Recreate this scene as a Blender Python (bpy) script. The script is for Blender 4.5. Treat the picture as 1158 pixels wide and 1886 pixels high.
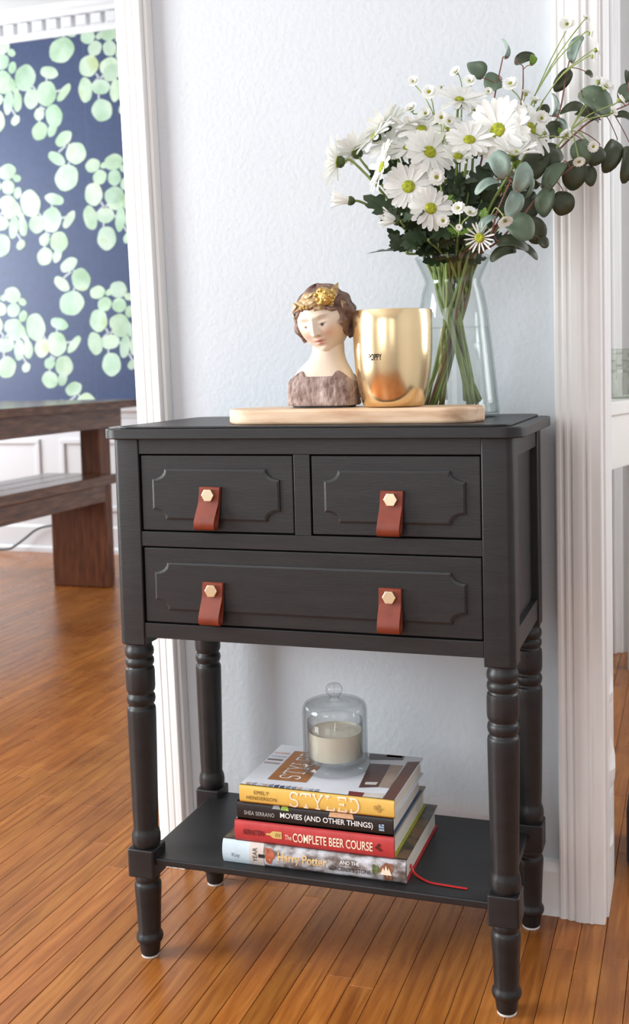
import bpy, bmesh, math, random
from mathutils import Vector, Matrix, noise

for o in list(bpy.data.objects):
    bpy.data.objects.remove(o, do_unlink=True)
scene = bpy.context.scene
COL = scene.collection
PI = math.pi
V = Vector

# ------------------------------------------------------------------ camera
CAM_POS = V((0.74967, -1.36165, 0.84705))
CAM_R = V((0.95015837, 0.31085524, -0.02383472))
CAM_U = V((0.00119172, 0.07282838, 0.99734378))
CAM_F = V((-0.31176539, 0.94766294, -0.06882804))
FPX, CXP, CYP = 1996.91, 616.636, 816.138
cam_data = bpy.data.cameras.new('camera')
cam = bpy.data.objects.new('camera', cam_data)
COL.objects.link(cam)
cam.matrix_world = Matrix(((CAM_R.x, CAM_U.x, -CAM_F.x, CAM_POS.x),
                           (CAM_R.y, CAM_U.y, -CAM_F.y, CAM_POS.y),
                           (CAM_R.z, CAM_U.z, -CAM_F.z, CAM_POS.z),
                           (0, 0, 0, 1)))
cam_data.sensor_fit = 'AUTO'
cam_data.sensor_width = 36.0
cam_data.lens = FPX / 1886 * 36
cam_data.shift_x = (579 - CXP) / 1886
cam_data.shift_y = (CYP - 943) / 1886
cam_data.clip_start = 0.05
cam_data.dof.use_dof = True
cam_data.dof.focus_distance = 1.52
cam_data.dof.aperture_fstop = 7.0
scene.camera = cam
scene.cycles.transparent_max_bounces = 24

# ------------------------------------------------------------------ world, light, exposure
world = bpy.data.worlds.new('world')
scene.world = world
world.use_nodes = True
bg = world.node_tree.nodes['Background']
bg.inputs['Color'].default_value = (0.80, 0.88, 1.0, 1)
bg.inputs['Strength'].default_value = 1.0
scene.view_settings.view_transform = 'Standard'
scene.view_settings.look = 'None'
scene.view_settings.gamma = 1.0
scene.view_settings.use_curve_mapping = False
scene.view_settings.exposure = -0.20


def area(name, loc, target, sx, sy, power, color=(1, 1, 1)):
    l = bpy.data.lights.new(name, 'AREA')
    l.shape = 'RECTANGLE'
    l.size, l.size_y = sx, sy
    l.energy = power
    l.color = color
    o = bpy.data.objects.new(name, l)
    COL.objects.link(o)
    o.location = loc
    d = V(target) - V(loc)
    o.rotation_euler = d.to_track_quat('-Z', 'Y').to_euler()
    return o


# daylight entering through the windows of the two rooms (one light in each window opening)
area('daylight_living_side', (-2.16, -1.15, 1.30), (0, -1.15, 1.30), 1.3, 1.7, 138, (0.95, 0.98, 1.0))
area('daylight_living_front', (-0.55, -3.26, 1.5), (-0.55, 0, 1.5), 1.1, 1.5, 24, (0.95, 0.98, 1.0))
area('daylight_living_front_second', (1.15, -3.26, 1.5), (1.15, 0, 1.5), 0.8, 1.5, 5, (0.95, 0.98, 1.0))
area('daylight_dining', (-3.76, 1.9, 1.5), (0, 1.9, 1.5), 1.7, 1.6, 112, (0.93, 0.97, 1.0))
area('daylight_hall', (2.16, 1.2, 1.5), (0, 1.2, 1.5), 0.8, 1.4, 30, (0.97, 0.98, 1.0))


def at(px, py, y):
    """point on the vertical plane at depth y (metres) seen at a spot of the photograph"""
    d = CAM_R * ((px - CXP) / FPX) + CAM_U * (-(py - CYP) / FPX) + CAM_F
    return CAM_POS + d * ((y - CAM_POS.y) / d.y)


# ------------------------------------------------------------------ materials
MATS = {}


def ramp(nt, fac, stops):
    r = nt.nodes.new('ShaderNodeValToRGB')
    while len(r.color_ramp.elements) < len(stops):
        r.color_ramp.elements.new(0.5)
    for e, (p, c) in zip(r.color_ramp.elements, stops):
        e.position = p
        e.color = (*c, 1)
    nt.links.new(fac, r.inputs[0])
    return r.outputs[0]


def srgb(r, g, b):
    f = lambda c: (c / 255 / 12.92) if c / 255 <= 0.04045 else ((c / 255 + 0.055) / 1.055) ** 2.4
    return (f(r), f(g), f(b))


def mat(name, color, rough=0.5, metallic=0.0, var=0.0, vscale=20.0, stretch=(1, 1, 1), bump=0.0, bscale=100.0,
        bdist=0.001, bstretch=(1, 1, 1), spec=0.5, stops=None, coat=0.0, sss=0.0, attr=None, sheen=0.0, detail=4.0):
    """principled material; colour variation and fine relief from object-space noise"""
    if name in MATS:
        return MATS[name]
    m = bpy.data.materials.new(name)
    m.use_nodes = True
    nt = m.node_tree
    b = nt.nodes['Principled BSDF']
    b.inputs['Base Color'].default_value = (*color, 1)
    b.inputs['Roughness'].default_value = rough
    b.inputs['Metallic'].default_value = metallic
    b.inputs['Specular IOR Level'].default_value = spec
    if coat:
        b.inputs['Coat Weight'].default_value = coat
        b.inputs['Coat Roughness'].default_value = 0.15
    if sss:
        b.inputs['Subsurface Weight'].default_value = sss
        b.inputs['Subsurface Radius'].default_value = (0.008, 0.006, 0.004)
        b.inputs['Subsurface Scale'].default_value = 1.0
    tc = nt.nodes.new('ShaderNodeTexCoord')

    def nz(scale, st, det=detail):
        mp = nt.nodes.new('ShaderNodeMapping')
        mp.inputs['Scale'].default_value = st
        nt.links.new(tc.outputs['Object'], mp.inputs[0])
        n = nt.nodes.new('ShaderNodeTexNoise')
        n.inputs['Scale'].default_value = scale
        n.inputs['Detail'].default_value = det
        nt.links.new(mp.outputs[0], n.inputs['Vector'])
        return n
    col_out = None
    if stops:
        n = nz(vscale, stretch)
        col_out = ramp(nt, n.outputs['Fac'], stops)
    elif var:
        n = nz(vscale, stretch)
        lo = tuple(max(0, c * (1 - var)) for c in color)
        hi = tuple(min(1, c * (1 + var)) for c in color)
        col_out = ramp(nt, n.outputs['Fac'], [(0.3, lo), (0.7, hi)])
    if attr:
        a = nt.nodes.new('ShaderNodeVertexColor')
        a.layer_name = attr
        if col_out is not None:
            mx = nt.nodes.new('ShaderNodeMix')
            mx.data_type = 'RGBA'
            mx.blend_type = 'MULTIPLY'
            mx.inputs[0].default_value = 1.0
            nt.links.new(col_out, mx.inputs[6])
            nt.links.new(a.outputs['Color'], mx.inputs[7])
            col_out = mx.outputs[2]
        else:
            col_out = a.outputs['Color']
    if col_out is not None:
        nt.links.new(col_out, b.inputs['Base Color'])
    if bump:
        n = nz(bscale, bstretch, 5.0)
        bp = nt.nodes.new('ShaderNodeBump')
        bp.inputs['Strength'].default_value = bump
        bp.inputs['Distance'].default_value = bdist
        nt.links.new(n.outputs['Fac'], bp.inputs['Height'])
        nt.links.new(bp.outputs[0], b.inputs['Normal'])
    MATS[name] = m
    return m


def glass_mat(name, tint=(1, 1, 1), edge=(0.6, 0.66, 0.64), rough=0.0, ior=1.45, edge_pow=0.35):
    """thin clear glass: see-through with a Fresnel gloss and a tint that deepens at grazing angles"""
    if name in MATS:
        return MATS[name]
    m = bpy.data.materials.new(name)
    m.use_nodes = True
    nt = m.node_tree
    nt.nodes.remove(nt.nodes['Principled BSDF'])
    out = nt.nodes['Material Output']
    lw = nt.nodes.new('ShaderNodeLayerWeight')
    lw.inputs['Blend'].default_value = edge_pow
    mixc = nt.nodes.new('ShaderNodeMix')
    mixc.data_type = 'RGBA'
    mixc.inputs[6].default_value = (*tint, 1)
    mixc.inputs[7].default_value = (*edge, 1)
    nt.links.new(lw.outputs['Facing'], mixc.inputs[0])
    tr = nt.nodes.new('ShaderNodeBsdfTransparent')
    nt.links.new(mixc.outputs[2], tr.inputs['Color'])
    gl = nt.nodes.new('ShaderNodeBsdfGlossy')
    gl.inputs['Roughness'].default_value = rough
    # Schlick's Fresnel term for a thin sheet, the same from both sides
    l2 = nt.nodes.new('ShaderNodeLayerWeight')
    l2.inputs['Blend'].default_value = 0.5
    pw = nt.nodes.new('ShaderNodeMath')
    pw.operation = 'POWER'
    pw.inputs[1].default_value = 5.0
    nt.links.new(l2.outputs['Facing'], pw.inputs[0])
    f0 = ((ior - 1) / (ior + 1)) ** 2
    fr = nt.nodes.new('ShaderNodeMath')
    fr.operation = 'MULTIPLY_ADD'
    fr.inputs[1].default_value = 0.55
    fr.inputs[2].default_value = f0
    nt.links.new(pw.outputs[0], fr.inputs[0])
    mx = nt.nodes.new('ShaderNodeMixShader')
    nt.links.new(fr.outputs[0], mx.inputs[0])
    nt.links.new(tr.outputs[0], mx.inputs[1])
    nt.links.new(gl.outputs[0], mx.inputs[2])
    nt.links.new(mx.outputs[0], out.inputs['Surface'])
    MATS[name] = m
    return m


PAINT = mat('charcoal_paint', (0.0150, 0.0147, 0.0156), 0.40, var=0.18, vscale=14, stretch=(1, 6, 6), bump=0.25, bscale=60,
            bdist=0.0006, bstretch=(1, 12, 12), spec=0.40)
LEATHER = mat('cognac_leather', srgb(122, 48, 24), 0.5, var=0.15, vscale=60, bump=0.3, bscale=500, bdist=0.0003)
LEATHER_RAW = mat('leather_suede_side', srgb(120, 74, 48), 0.9)
BRASS = mat('brass', (0.88, 0.81, 0.57), 0.30, 1.0)
WHITE_PAINT = mat('white_trim_paint', (0.86, 0.855, 0.84), 0.38, var=0.05, vscale=6, stretch=(8, 8, 0.6), bump=0.12, bscale=30,
                  bdist=0.0006, bstretch=(6, 6, 0.4))
WAINSCOT = mat('white_wainscot_paint', (0.80, 0.81, 0.83), 0.4, var=0.02, vscale=5)
WALL = mat('blue_grey_plaster', (0.579, 0.615, 0.648), 0.75, var=0.025, vscale=3, bump=0.24, bscale=120, bdist=0.004, spec=0.25)
WALL_PLAIN = mat('plain_wall_paint', (0.60, 0.62, 0.64), 0.8, var=0.02, vscale=3)
CEIL = mat('ceiling_paint', (0.78, 0.79, 0.80), 0.85, var=0.02, vscale=2)
NAVY = mat('navy_wallpaper', srgb(54, 70, 108), 0.40, var=0.10, vscale=40, bump=0.15, bscale=250, bdist=0.0005, spec=0.6)
DARK_GAP = mat('dark_joint', (0.03, 0.018, 0.010), 0.9, var=0.2)


# ------------------------------------------------------------------ object helpers
def link(o, parent=None, m=None):
    COL.objects.link(o)
    if parent is not None:
        o.parent = parent
    return o


def tag(o, label, cat, group=None, kind=None):
    o['label'] = label
    o['category'] = cat
    if group:
        o['group'] = group
    if kind:
        o['kind'] = kind
    return o


def thing(name, label, cat, loc=(0, 0, 0), group=None, kind=None):
    o = bpy.data.objects.new(name, None)
    o.empty_display_size = 0.02
    o.location = loc
    link(o)
    return tag(o, label, cat, group, kind)


class MB:
    """collects geometry given in world coordinates"""

    def __init__(self):
        self.v, self.f, self.mi = [], [], []

    def add(self, vs, fs, mi=0):
        n = len(self.v)
        self.v += [tuple(p) for p in vs]
        self.f += [tuple(i + n for i in f) for f in fs]
        self.mi += [mi] * len(fs)
        return self

    def box(self, x0, x1, y0, y1, z0, z1, mi=0):
        vs = [(x, y, z) for z in (z0, z1) for y in (y0, y1) for x in (x0, x1)]
        return self.add(vs, [(0, 2, 3, 1), (4, 5, 7, 6), (0, 1, 5, 4), (2, 6, 7, 3), (0, 4, 6, 2), (1, 3, 7, 5)], mi)

    def prism(self, poly, fn0, fn1, mi=0):
        """poly: list of 2d points; fn0/fn1 map a 2d point to the two end caps"""
        n = len(poly)
        vs = [fn0(*p) for p in poly] + [fn1(*p) for p in poly]
        fs = [tuple(range(n - 1, -1, -1)), tuple(range(n, 2 * n))]
        fs += [(i, (i + 1) % n, n + (i + 1) % n, n + i) for i in range(n)]
        return self.add(vs, fs, mi)

    def lathe(self, prof, c=(0, 0), seg=40, mi=0, caps=True):
        """prof: list of (r, z) from bottom to top"""
        vs, fs = [], []
        for r, z in prof:
            for k in range(seg):
                a = 2 * PI * k / seg
                vs.append((c[0] + r * math.cos(a), c[1] + r * math.sin(a), z))
        for i in range(len(prof) - 1):
            for k in range(seg):
                k2 = (k + 1) % seg
                fs.append((i * seg + k, i * seg + k2, (i + 1) * seg + k2, (i + 1) * seg + k))
        if caps:
            fs.append(tuple(range(seg - 1, -1, -1)))
            fs.append(tuple((len(prof) - 1) * seg + k for k in range(seg)))
        return self.add(vs, fs, mi)

    def tube(self, pts, radii, seg=8, mi=0):
        pts = [V(p) for p in pts]
        if not isinstance(radii, (list, tuple)):
            radii = [radii] * len(pts)
        vs, fs = [], []
        t0 = (pts[1] - pts[0]).normalized()
        ref = V((0, 0, 1)) if abs(t0.z) < 0.9 else V((1, 0, 0))
        nrm = t0.cross(ref).normalized()
        for i, p in enumerate(pts):
            t = (pts[min(i + 1, len(pts) - 1)] - pts[max(i - 1, 0)]).normalized()
            nrm = (nrm - t * nrm.dot(t)).normalized()
            bn = t.cross(nrm)
            for k in range(seg):
                a = 2 * PI * k / seg
                vs.append(p + (nrm * math.cos(a) + bn * math.sin(a)) * radii[i])
        for i in range(len(pts) - 1):
            for k in range(seg):
                k2 = (k + 1) % seg
                fs.append((i * seg + k, i * seg + k2, (i + 1) * seg + k2, (i + 1) * seg + k))
        fs.append(tuple(range(seg - 1, -1, -1)))
        fs.append(tuple((len(pts) - 1) * seg + k for k in range(seg)))
        return self.add(vs, fs, mi)

    def sphere(self, c, r, seg=12, rings=8, sc=(1, 1, 1), mi=0):
        vs, fs = [], []
        for i in range(rings + 1):
            th = PI * i / rings
            for k in range(seg):
                a = 2 * PI * k / seg
                vs.append((c[0] + r * sc[0] * math.sin(th) * math.cos(a), c[1] + r * sc[1] * math.sin(th) * math.sin(a),
                           c[2] + r * sc[2] * math.cos(th)))
        for i in range(rings):
            for k in range(seg):
                k2 = (k + 1) % seg
                fs.append((i * seg + k, (i + 1) * seg + k, (i + 1) * seg + k2, i * seg + k2))
        return self.add(vs, fs, mi)

    def mesh(self, name, mats, smooth=False, origin=None):
        me = bpy.data.meshes.new(name)
        vs = self.v
        if origin is not None:
            vs = [(p[0] - origin[0], p[1] - origin[1], p[2] - origin[2]) for p in vs]
        me.from_pydata(vs, [], self.f)
        for m in (mats if isinstance(mats, (list, tuple)) else [mats]):
            me.materials.append(m)
        me.polygons.foreach_set('material_index', self.mi)
        if smooth:
            me.polygons.foreach_set('use_smooth', [True] * len(me.polygons))
        bm = bmesh.new()
        bm.from_mesh(me)
        bmesh.ops.remove_doubles(bm, verts=bm.verts, dist=1e-7)
        bmesh.ops.recalc_face_normals(bm, faces=bm.faces)
        bm.to_mesh(me)
        bm.free()
        me.update()
        return me

    def build(self, name, mats, parent=None, smooth=False, bevel=0.0, bseg=2, auto=None):
        """link as one mesh object (vertices are world coordinates; the parent may be offset)"""
        org = (0, 0, 0)
        if parent is not None:
            org = world_loc(parent)
        me = self.mesh(name, mats, smooth, org)
        o = bpy.data.objects.new(name, me)
        link(o, parent)
        if bevel:
            md = o.modifiers.new('bevel', 'BEVEL')
            md.width = bevel
            md.segments = bseg
            md.limit_method = 'ANGLE'
            md.angle_limit = math.radians(40)
        if auto:
            set_auto(me, auto)
        return o


def world_loc(o):
    p = V((0, 0, 0))
    while o is not None:
        p += o.location
        o = o.parent
    return p


def set_auto(me, deg):
    """smooth faces, sharp where the angle is larger than deg"""
    me.polygons.foreach_set('use_smooth', [True] * len(me.polygons))
    bm = bmesh.new()
    bm.from_mesh(me)
    for e in bm.edges:
        e.smooth = not (len(e.link_faces) == 2 and e.calc_face_angle(0) > math.radians(deg))
    bm.to_mesh(me)
    bm.free()


def struct(name, mb, m, label, cat, bevel=0.0, auto=None):
    o = mb.build(name, m, None, bevel=bevel, auto=auto)
    return tag(o, label, cat, kind='structure')


def rounded_rect(x0, x1, y0, y1, r, n=6, corners=(1, 1, 1, 1)):
    pts = []
    for (cx, cy, a0, on) in ((x1 - r, y0 + r, -PI / 2, corners[0]), (x1 - r, y1 - r, 0, corners[1]),
                             (x0 + r, y1 - r, PI / 2, corners[2]), (x0 + r, y0 + r, PI, corners[3])):
        if not on:
            sx = 1 if cx > (x0 + x1) / 2 else -1
            sy = 1 if cy > (y0 + y1) / 2 else -1
            pts.append((cx + sx * r, cy + sy * r))
            continue
        for k in range(n + 1):
            a = a0 + PI / 2 * k / n
            pts.append((cx + r * math.cos(a), cy + r * math.sin(a)))
    return pts


def text_mesh(s, bold=0.0, spacing=1.0, extrude=0.0):
    cu = bpy.data.curves.new('lettering', 'FONT')
    cu.body = s
    cu.size = 1.0
    cu.offset = bold
    cu.space_character = spacing
    cu.extrude = extrude
    cu.resolution_u = 4
    o = bpy.data.objects.new('lettering', cu)
    COL.objects.link(o)
    dg = bpy.context.evaluated_depsgraph_get()
    dg.update()
    me = bpy.data.meshes.new_from_object(o.evaluated_get(dg))
    bpy.data.objects.remove(o, do_unlink=True)
    bpy.data.curves.remove(cu)
    return me


def lettering(name, s, m, parent, place, w, h, bold=0.0, spacing=1.0):
    """flat printed lettering: the text's box is fitted to w x h and mapped by place(u, v)"""
    me = text_mesh(s, bold, spacing)
    xs = [v.co.x for v in me.vertices]
    ys = [v.co.y for v in me.vertices]
    x0, x1, y0, y1 = min(xs), max(xs), min(ys), max(ys)
    org = world_loc(parent)
    for v in me.vertices:
        v.co = V(place((v.co.x - x0) / (x1 - x0) * w, (v.co.y - y0) / (y1 - y0) * h)) - org
    me.materials.clear()
    me.materials.append(m)
    o = bpy.data.objects.new(name, me)
    link(o, parent)
    return o


def ribbon_letters(name, strokes, m, parent, place, t):
    """lettering drawn as flat strokes; strokes are polylines in the unit box of place"""
    mb = MB()
    for s in strokes:
        pts = [V((p[0], p[1])) for p in s]
        left, right = [], []
        for i, p in enumerate(pts):
            d = (pts[min(i + 1, len(pts) - 1)] - pts[max(i - 1, 0)]).normalized()
            n = V((-d.y, d.x)) * t / 2
            left.append(p + n)
            right.append(p - n)
        vs = [place(*p) for p in left] + [place(*p) for p in right]
        k = len(pts)
        mb.add(vs, [(i, i + 1, k + i + 1, k + i) for i in range(k - 1)])
    return mb.build(name, m, parent)


rng = random.Random(7)

# ================================================================== STRUCTURE
YW = 0.285          # face of the blue-grey wall
CEILZ = 2.53
LIV_F, LIV_L, LIV_R = -3.3, -2.2, 2.2
DIN_B, DIN_L, DIN_R = 3.13, -3.8, 0.22
HALL_B = 1.86

# ---- floor of narrow hardwood strips running front to back
WOOD = bpy.data.materials.new('hardwood_strip')
WOOD.use_nodes = True
nt = WOOD.node_tree
bs = nt.nodes['Principled BSDF']
tc = nt.nodes.new('ShaderNodeTexCoord')
geo = nt.nodes.new('ShaderNodeNewGeometry')
mp = nt.nodes.new('ShaderNodeMapping')
mp.inputs['Scale'].default_value = (1.0, 0.07, 1.0)
nt.links.new(geo.outputs['Position'], mp.inputs[0])
va = nt.nodes.new('ShaderNodeVertexColor')
va.layer_name = 'tone'
addv = nt.nodes.new('ShaderNodeVectorMath')
addv.operation = 'MULTIPLY_ADD'
addv.inputs[1].default_value = (7, 7, 7)
nt.links.new(va.outputs['Color'], addv.inputs[0])
nt.links.new(mp.outputs[0], addv.inputs[2])
ng = nt.nodes.new('ShaderNodeTexNoise')
ng.inputs['Scale'].default_value = 110
ng.inputs['Detail'].default_value = 6
ng.inputs['Distortion'].default_value = 0.6
nt.links.new(addv.outputs[0], ng.inputs['Vector'])
grain = ramp(nt, ng.outputs['Fac'], [(0.22, srgb(126, 67, 23)), (0.5, srgb(161, 97, 40)), (0.8, srgb(184, 121, 58))])
nl = nt.nodes.new('ShaderNodeTexNoise')
nl.inputs['Scale'].default_value = 3.2
nl.inputs['Detail'].default_value = 5
nl.inputs['Roughness'].default_value = 0.6
nt.links.new(geo.outputs['Position'], nl.inputs['Vector'])
worn = ramp(nt, nl.outputs['Fac'], [(0.30, (0.78, 0.66, 0.56)), (0.50, (1.0, 1.0, 1.0)), (0.75, (1.08, 1.09, 1.12))])
m1 = nt.nodes.new('ShaderNodeMix')
m1.data_type = 'RGBA'
m1.blend_type = 'MULTIPLY'
m1.inputs[0].default_value = 1
nt.links.new(grain, m1.inputs[6])
nt.links.new(worn, m1.inputs[7])
m2 = nt.nodes.new('ShaderNodeMix')
m2.data_type = 'RGBA'
m2.blend_type = 'MULTIPLY'
m2.inputs[0].default_value = 1
nt.links.new(m1.outputs[2], m2.inputs[6])
nt.links.new(va.outputs['Color'], m2.inputs[7])
nt.links.new(m2.outputs[2], bs.inputs['Base Color'])
rr = nt.nodes.new('ShaderNodeMapRange')
rr.inputs[3].default_value = 0.20
rr.inputs[4].default_value = 0.36
nt.links.new(nl.outputs['Fac'], rr.inputs[0])
nt.links.new(rr.outputs[0], bs.inputs['Roughness'])
bp = nt.nodes.new('ShaderNodeBump')
bp.inputs['Strength'].default_value = 0.12
bp.inputs['Distance'].default_value = 0.0006
nt.links.new(ng.outputs['Fac'], bp.inputs['Height'])
nt.links.new(bp.outputs[0], bs.inputs['Normal'])

floor = struct('floor', MB().box(-3.9, 2.3, -3.4, 3.25, -0.06, -0.012), DARK_GAP,
               'honey brown hardwood strip floor running under the console and through both rooms', 'floor')

PW = 0.0365


def plank_geo(x0, x1, y0, y1):
    g, c = 0.0004, 0.0006
    x0 += g; x1 -= g; y0 += g * 0.8; y1 -= g * 0.8
    vs = [(x0, y0, -0.012), (x1, y0, -0.012), (x1, y1, -0.012), (x0, y1, -0.012),
          (x0, y0, -c), (x1, y0, -c), (x1, y1, -c), (x0, y1, -c),
          (x0 + c, y0 + c, 0), (x1 - c, y0 + c, 0), (x1 - c, y1 - c, 0), (x0 + c, y1 - c, 0)]
    fs = [(8, 9, 10, 11)]
    for a in (0, 4):
        fs += [(a + k, a + (k + 1) % 4, a + 4 + (k + 1) % 4, a + 4 + k) for k in range(4)]
    return vs, fs


def add_tone(me, tones):
    """tones: one colour per polygon"""
    ca = me.color_attributes.new('tone', 'FLOAT_COLOR', 'CORNER')
    for p, t in zip(me.polygons, tones):
        for li in p.loop_indices:
            ca.data[li].color = (*t, 1)


def cam_px(p):
    d = V(p) - CAM_POS
    z = d.dot(CAM_F)
    if z < 0.2:
        return None
    return CXP + FPX * d.dot(CAM_R) / z, CYP - FPX * d.dot(CAM_U) / z


planks = []
x = -3.8 + 0.0125
while x < 2.15:
    y = -3.3 + rng.uniform(-0.9, 0)
    while y < 3.13:
        L = rng.choice((0.45, 0.6, 0.8, 1.0, 1.25)) * rng.uniform(0.9, 1.1)
        ya, yb = max(y, -3.3), min(y + L, 3.13)
        if yb - ya > 0.02:
            planks.append((x, x + PW, ya, yb))
        y += L
    x += PW


def seen_area(b):
    """how large a board shows in the photograph"""
    tot = 0
    n = 6
    for i in range(n):
        ym = b[2] + (b[3] - b[2]) * (i + 0.5) / n
        if (ym > 0.4 and b[0] > DIN_R and b[0] < 0.5) or (ym > 0.27 and -0.13 < b[0] < 0.6):
            continue
        q = cam_px(((b[0] + b[1]) / 2, ym, 0))
        if q and 0 < q[0] < 1158 and 990 < q[1] < 1886:
            d = (V((b[0], ym, 0)) - CAM_POS).length
            tot += (b[3] - b[2]) / n / d ** 3
    return tot


planks.sort(key=seen_area, reverse=True)
rest, rest_t = MB(), []
for i, b in enumerate(planks):
    k = rng.gauss(1.0, 0.085)
    tone = (k, k * rng.uniform(0.955, 1.03), k * rng.uniform(0.88, 1.06))
    vs, fs = plank_geo(*b)
    if i < 300:
        mb = MB().add(vs, fs)
        o = mb.build('plank', WOOD, floor)
        add_tone(o.data, [tone] * len(o.data.polygons))
    else:
        rest.add(vs, fs)
        rest_t += [tone] * len(fs)
me = bpy.data.meshes.new('plank_field')
me.from_pydata(rest.v, [], rest.f)
me.materials.append(WOOD)
add_tone(me, rest_t)
o = bpy.data.objects.new('plank_field', me)
link(o, floor)
o['kind'] = 'stuff'

# ---- walls of the living room
T = 0.115
w = MB()
w.box(-0.118, 0.618, YW, YW + T, 0, CEILZ)
struct('wall_back', w, WALL, 'pale blue-grey textured plaster wall behind the console', 'wall')
w = MB().box(-1.75, -0.118, YW, YW + T, 2.12, CEILZ)
w.box(LIV_L, -1.75, YW, YW + T, 0, CEILZ)
w.box(0.618, 1.55, YW, YW + T, 2.12, CEILZ)
w.box(1.55, LIV_R, YW, YW + T, 0, CEILZ)
struct('wall_back_openings', w, WALL_PLAIN, 'blue-grey wall above and beside the two doorways', 'wall')


def wall_with_windows(name, axis, pos, thick, a0, a1, wins, label):
    """wall in the plane axis=pos from a0 to a1 with window openings (b0, b1, z0, z1)"""
    mb = MB()

    def bx(b0, b1, z0, z1):
        if b1 - b0 < 1e-4 or z1 - z0 < 1e-4:
            return
        if axis == 'x':
            mb.box(min(pos, pos + thick), max(pos, pos + thick), b0, b1, z0, z1)
        else:
            mb.box(b0, b1, min(pos, pos + thick), max(pos, pos + thick), z0, z1)
    cur = a0
    for b0, b1, z0, z1 in sorted(wins):
        bx(cur, b0, 0, CEILZ)
        bx(b0, b1, 0, z0)
        bx(b0, b1, z1, CEILZ)
        cur = b1
    bx(cur, a1, 0, CEILZ)
    return struct(name, mb, WALL_PLAIN, label, 'wall')


win_n = [0]


def window(axis, pos, b0, b1, z0, z1, label):
    win_n[0] += 1
    r = thing('window_%d' % win_n[0], label, 'window', (pos, b0, z0) if axis == 'x' else (b0, pos, z0), kind='structure')

    def bar(nm, c0, c1, y0, y1, d0=-0.02, d1=0.02):
        mb = MB()
        if axis == 'x':
            mb.box(pos + d0, pos + d1, c0, c1, y0, y1)
        else:
            mb.box(c0, c1, pos + d0, pos + d1, y0, y1)
        mb.build(nm, WHITE_PAINT, r, bevel=0.003)
    f = 0.05
    bar('window_frame', b0, b0 + f, z0, z1)
    bar('window_frame', b1 - f, b1, z0, z1)
    bar('window_frame', b0, b1, z0, z0 + f)
    bar('window_frame', b0, b1, z1 - f, z1)
    bar('meeting_rail', b0, b1, (z0 + z1) / 2 - 0.02, (z0 + z1) / 2 + 0.02)
    bar('mullion', (b0 + b1) / 2 - 0.015, (b0 + b1) / 2 + 0.015, z0, z1)
    return r


wall_with_windows('wall_left', 'x', LIV_L, -0.12, LIV_F, YW + T, [(-1.8, -0.5, 0.45, 2.15)],
                  'living room side wall with the tall window out of view')
wall_with_windows('wall_front', 'y', LIV_F, -0.12, LIV_L - 0.12, LIV_R + 0.12, [(-1.1, 0.0, 0.75, 2.25), (0.75, 1.55, 0.75, 2.25)],
                  'living room wall with two windows facing the console')
wall_with_windows('wall_right', 'x', LIV_R, 0.12, LIV_F, HALL_B + 0.1, [(0.8, 1.6, 0.8, 2.2)],
                  'plain wall closing the living room and hall on the right side')
wall_with_windows('wall_dining_side', 'x', DIN_L, -0.12, YW + T, DIN_B + 0.1, [(1.05, 2.75, 0.7, 2.3)],
                  'dining room side wall with the wide window out of view')
struct('wall_dining_partition', MB().box(DIN_R, DIN_R + 0.08, YW + T, DIN_B, 0, CEILZ), WALL_PLAIN,
       'plain partition between dining room and hall', 'wall')
window('x', LIV_L - 0.06, -1.8, -0.5, 0.45, 2.15, 'white sash window in the living room side wall')
window('y', LIV_F - 0.06, -1.1, 0.0, 0.75, 2.25, 'white double sash window facing the console')
window('y', LIV_F - 0.06, 0.75, 1.55, 0.75, 2.25, 'narrow white sash window facing the console')
window('x', DIN_L - 0.06, 1.05, 2.75, 0.7, 2.3, 'wide white window lighting the dining room')
window('x', LIV_R + 0.06, 0.8, 1.6, 0.8, 2.2, 'small white window lighting the hall')
struct('ceiling', MB().box(LIV_L - 0.12, LIV_R + 0.12, LIV_F - 0.12, YW + T, CEILZ, CEILZ + 0.08), CEIL,
       'plain white living room ceiling', 'ceiling')
struct('ceiling_dining', MB().box(DIN_L - 0.12, DIN_R + 0.08, YW + T, DIN_B + 0.12, CEILZ, CEILZ + 0.08), CEIL,
       'pale grey ceiling above the navy botanical wallpaper', 'ceiling')
struct('ceiling_hall', MB().box(DIN_R + 0.08, LIV_R + 0.12, YW + T, HALL_B + 0.1, CEILZ, CEILZ + 0.08), CEIL,
       'plain white hall ceiling', 'ceiling')

# ---- door casings: moulded boards, each from an (x, y) profile; the left one leans a little
def casing(name, prof, z1, lean, label):
    mb = MB()
    mb.prism(prof, lambda a, b: (a, b, 0), lambda a, b: (a + lean * z1, b, z1))
    return mb.build(name, WHITE_PAINT, None, bevel=0.0012)


YF = 0.258
trim1 = thing('trim_1', 'white moulded door casing between the dining room and the blue-grey wall', 'door casing', (-0.10, YF, 0), kind='structure')
lean = -0.0205


def casing_part(nm, prof, z0, z1, ln, root, m=WHITE_PAINT):
    mb = MB()
    mb.prism(prof, lambda a, b: (a + ln * z0, b, z0), lambda a, b: (a + ln * z1, b, z1))
    return mb.build(nm, m, root, bevel=0.001)


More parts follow.
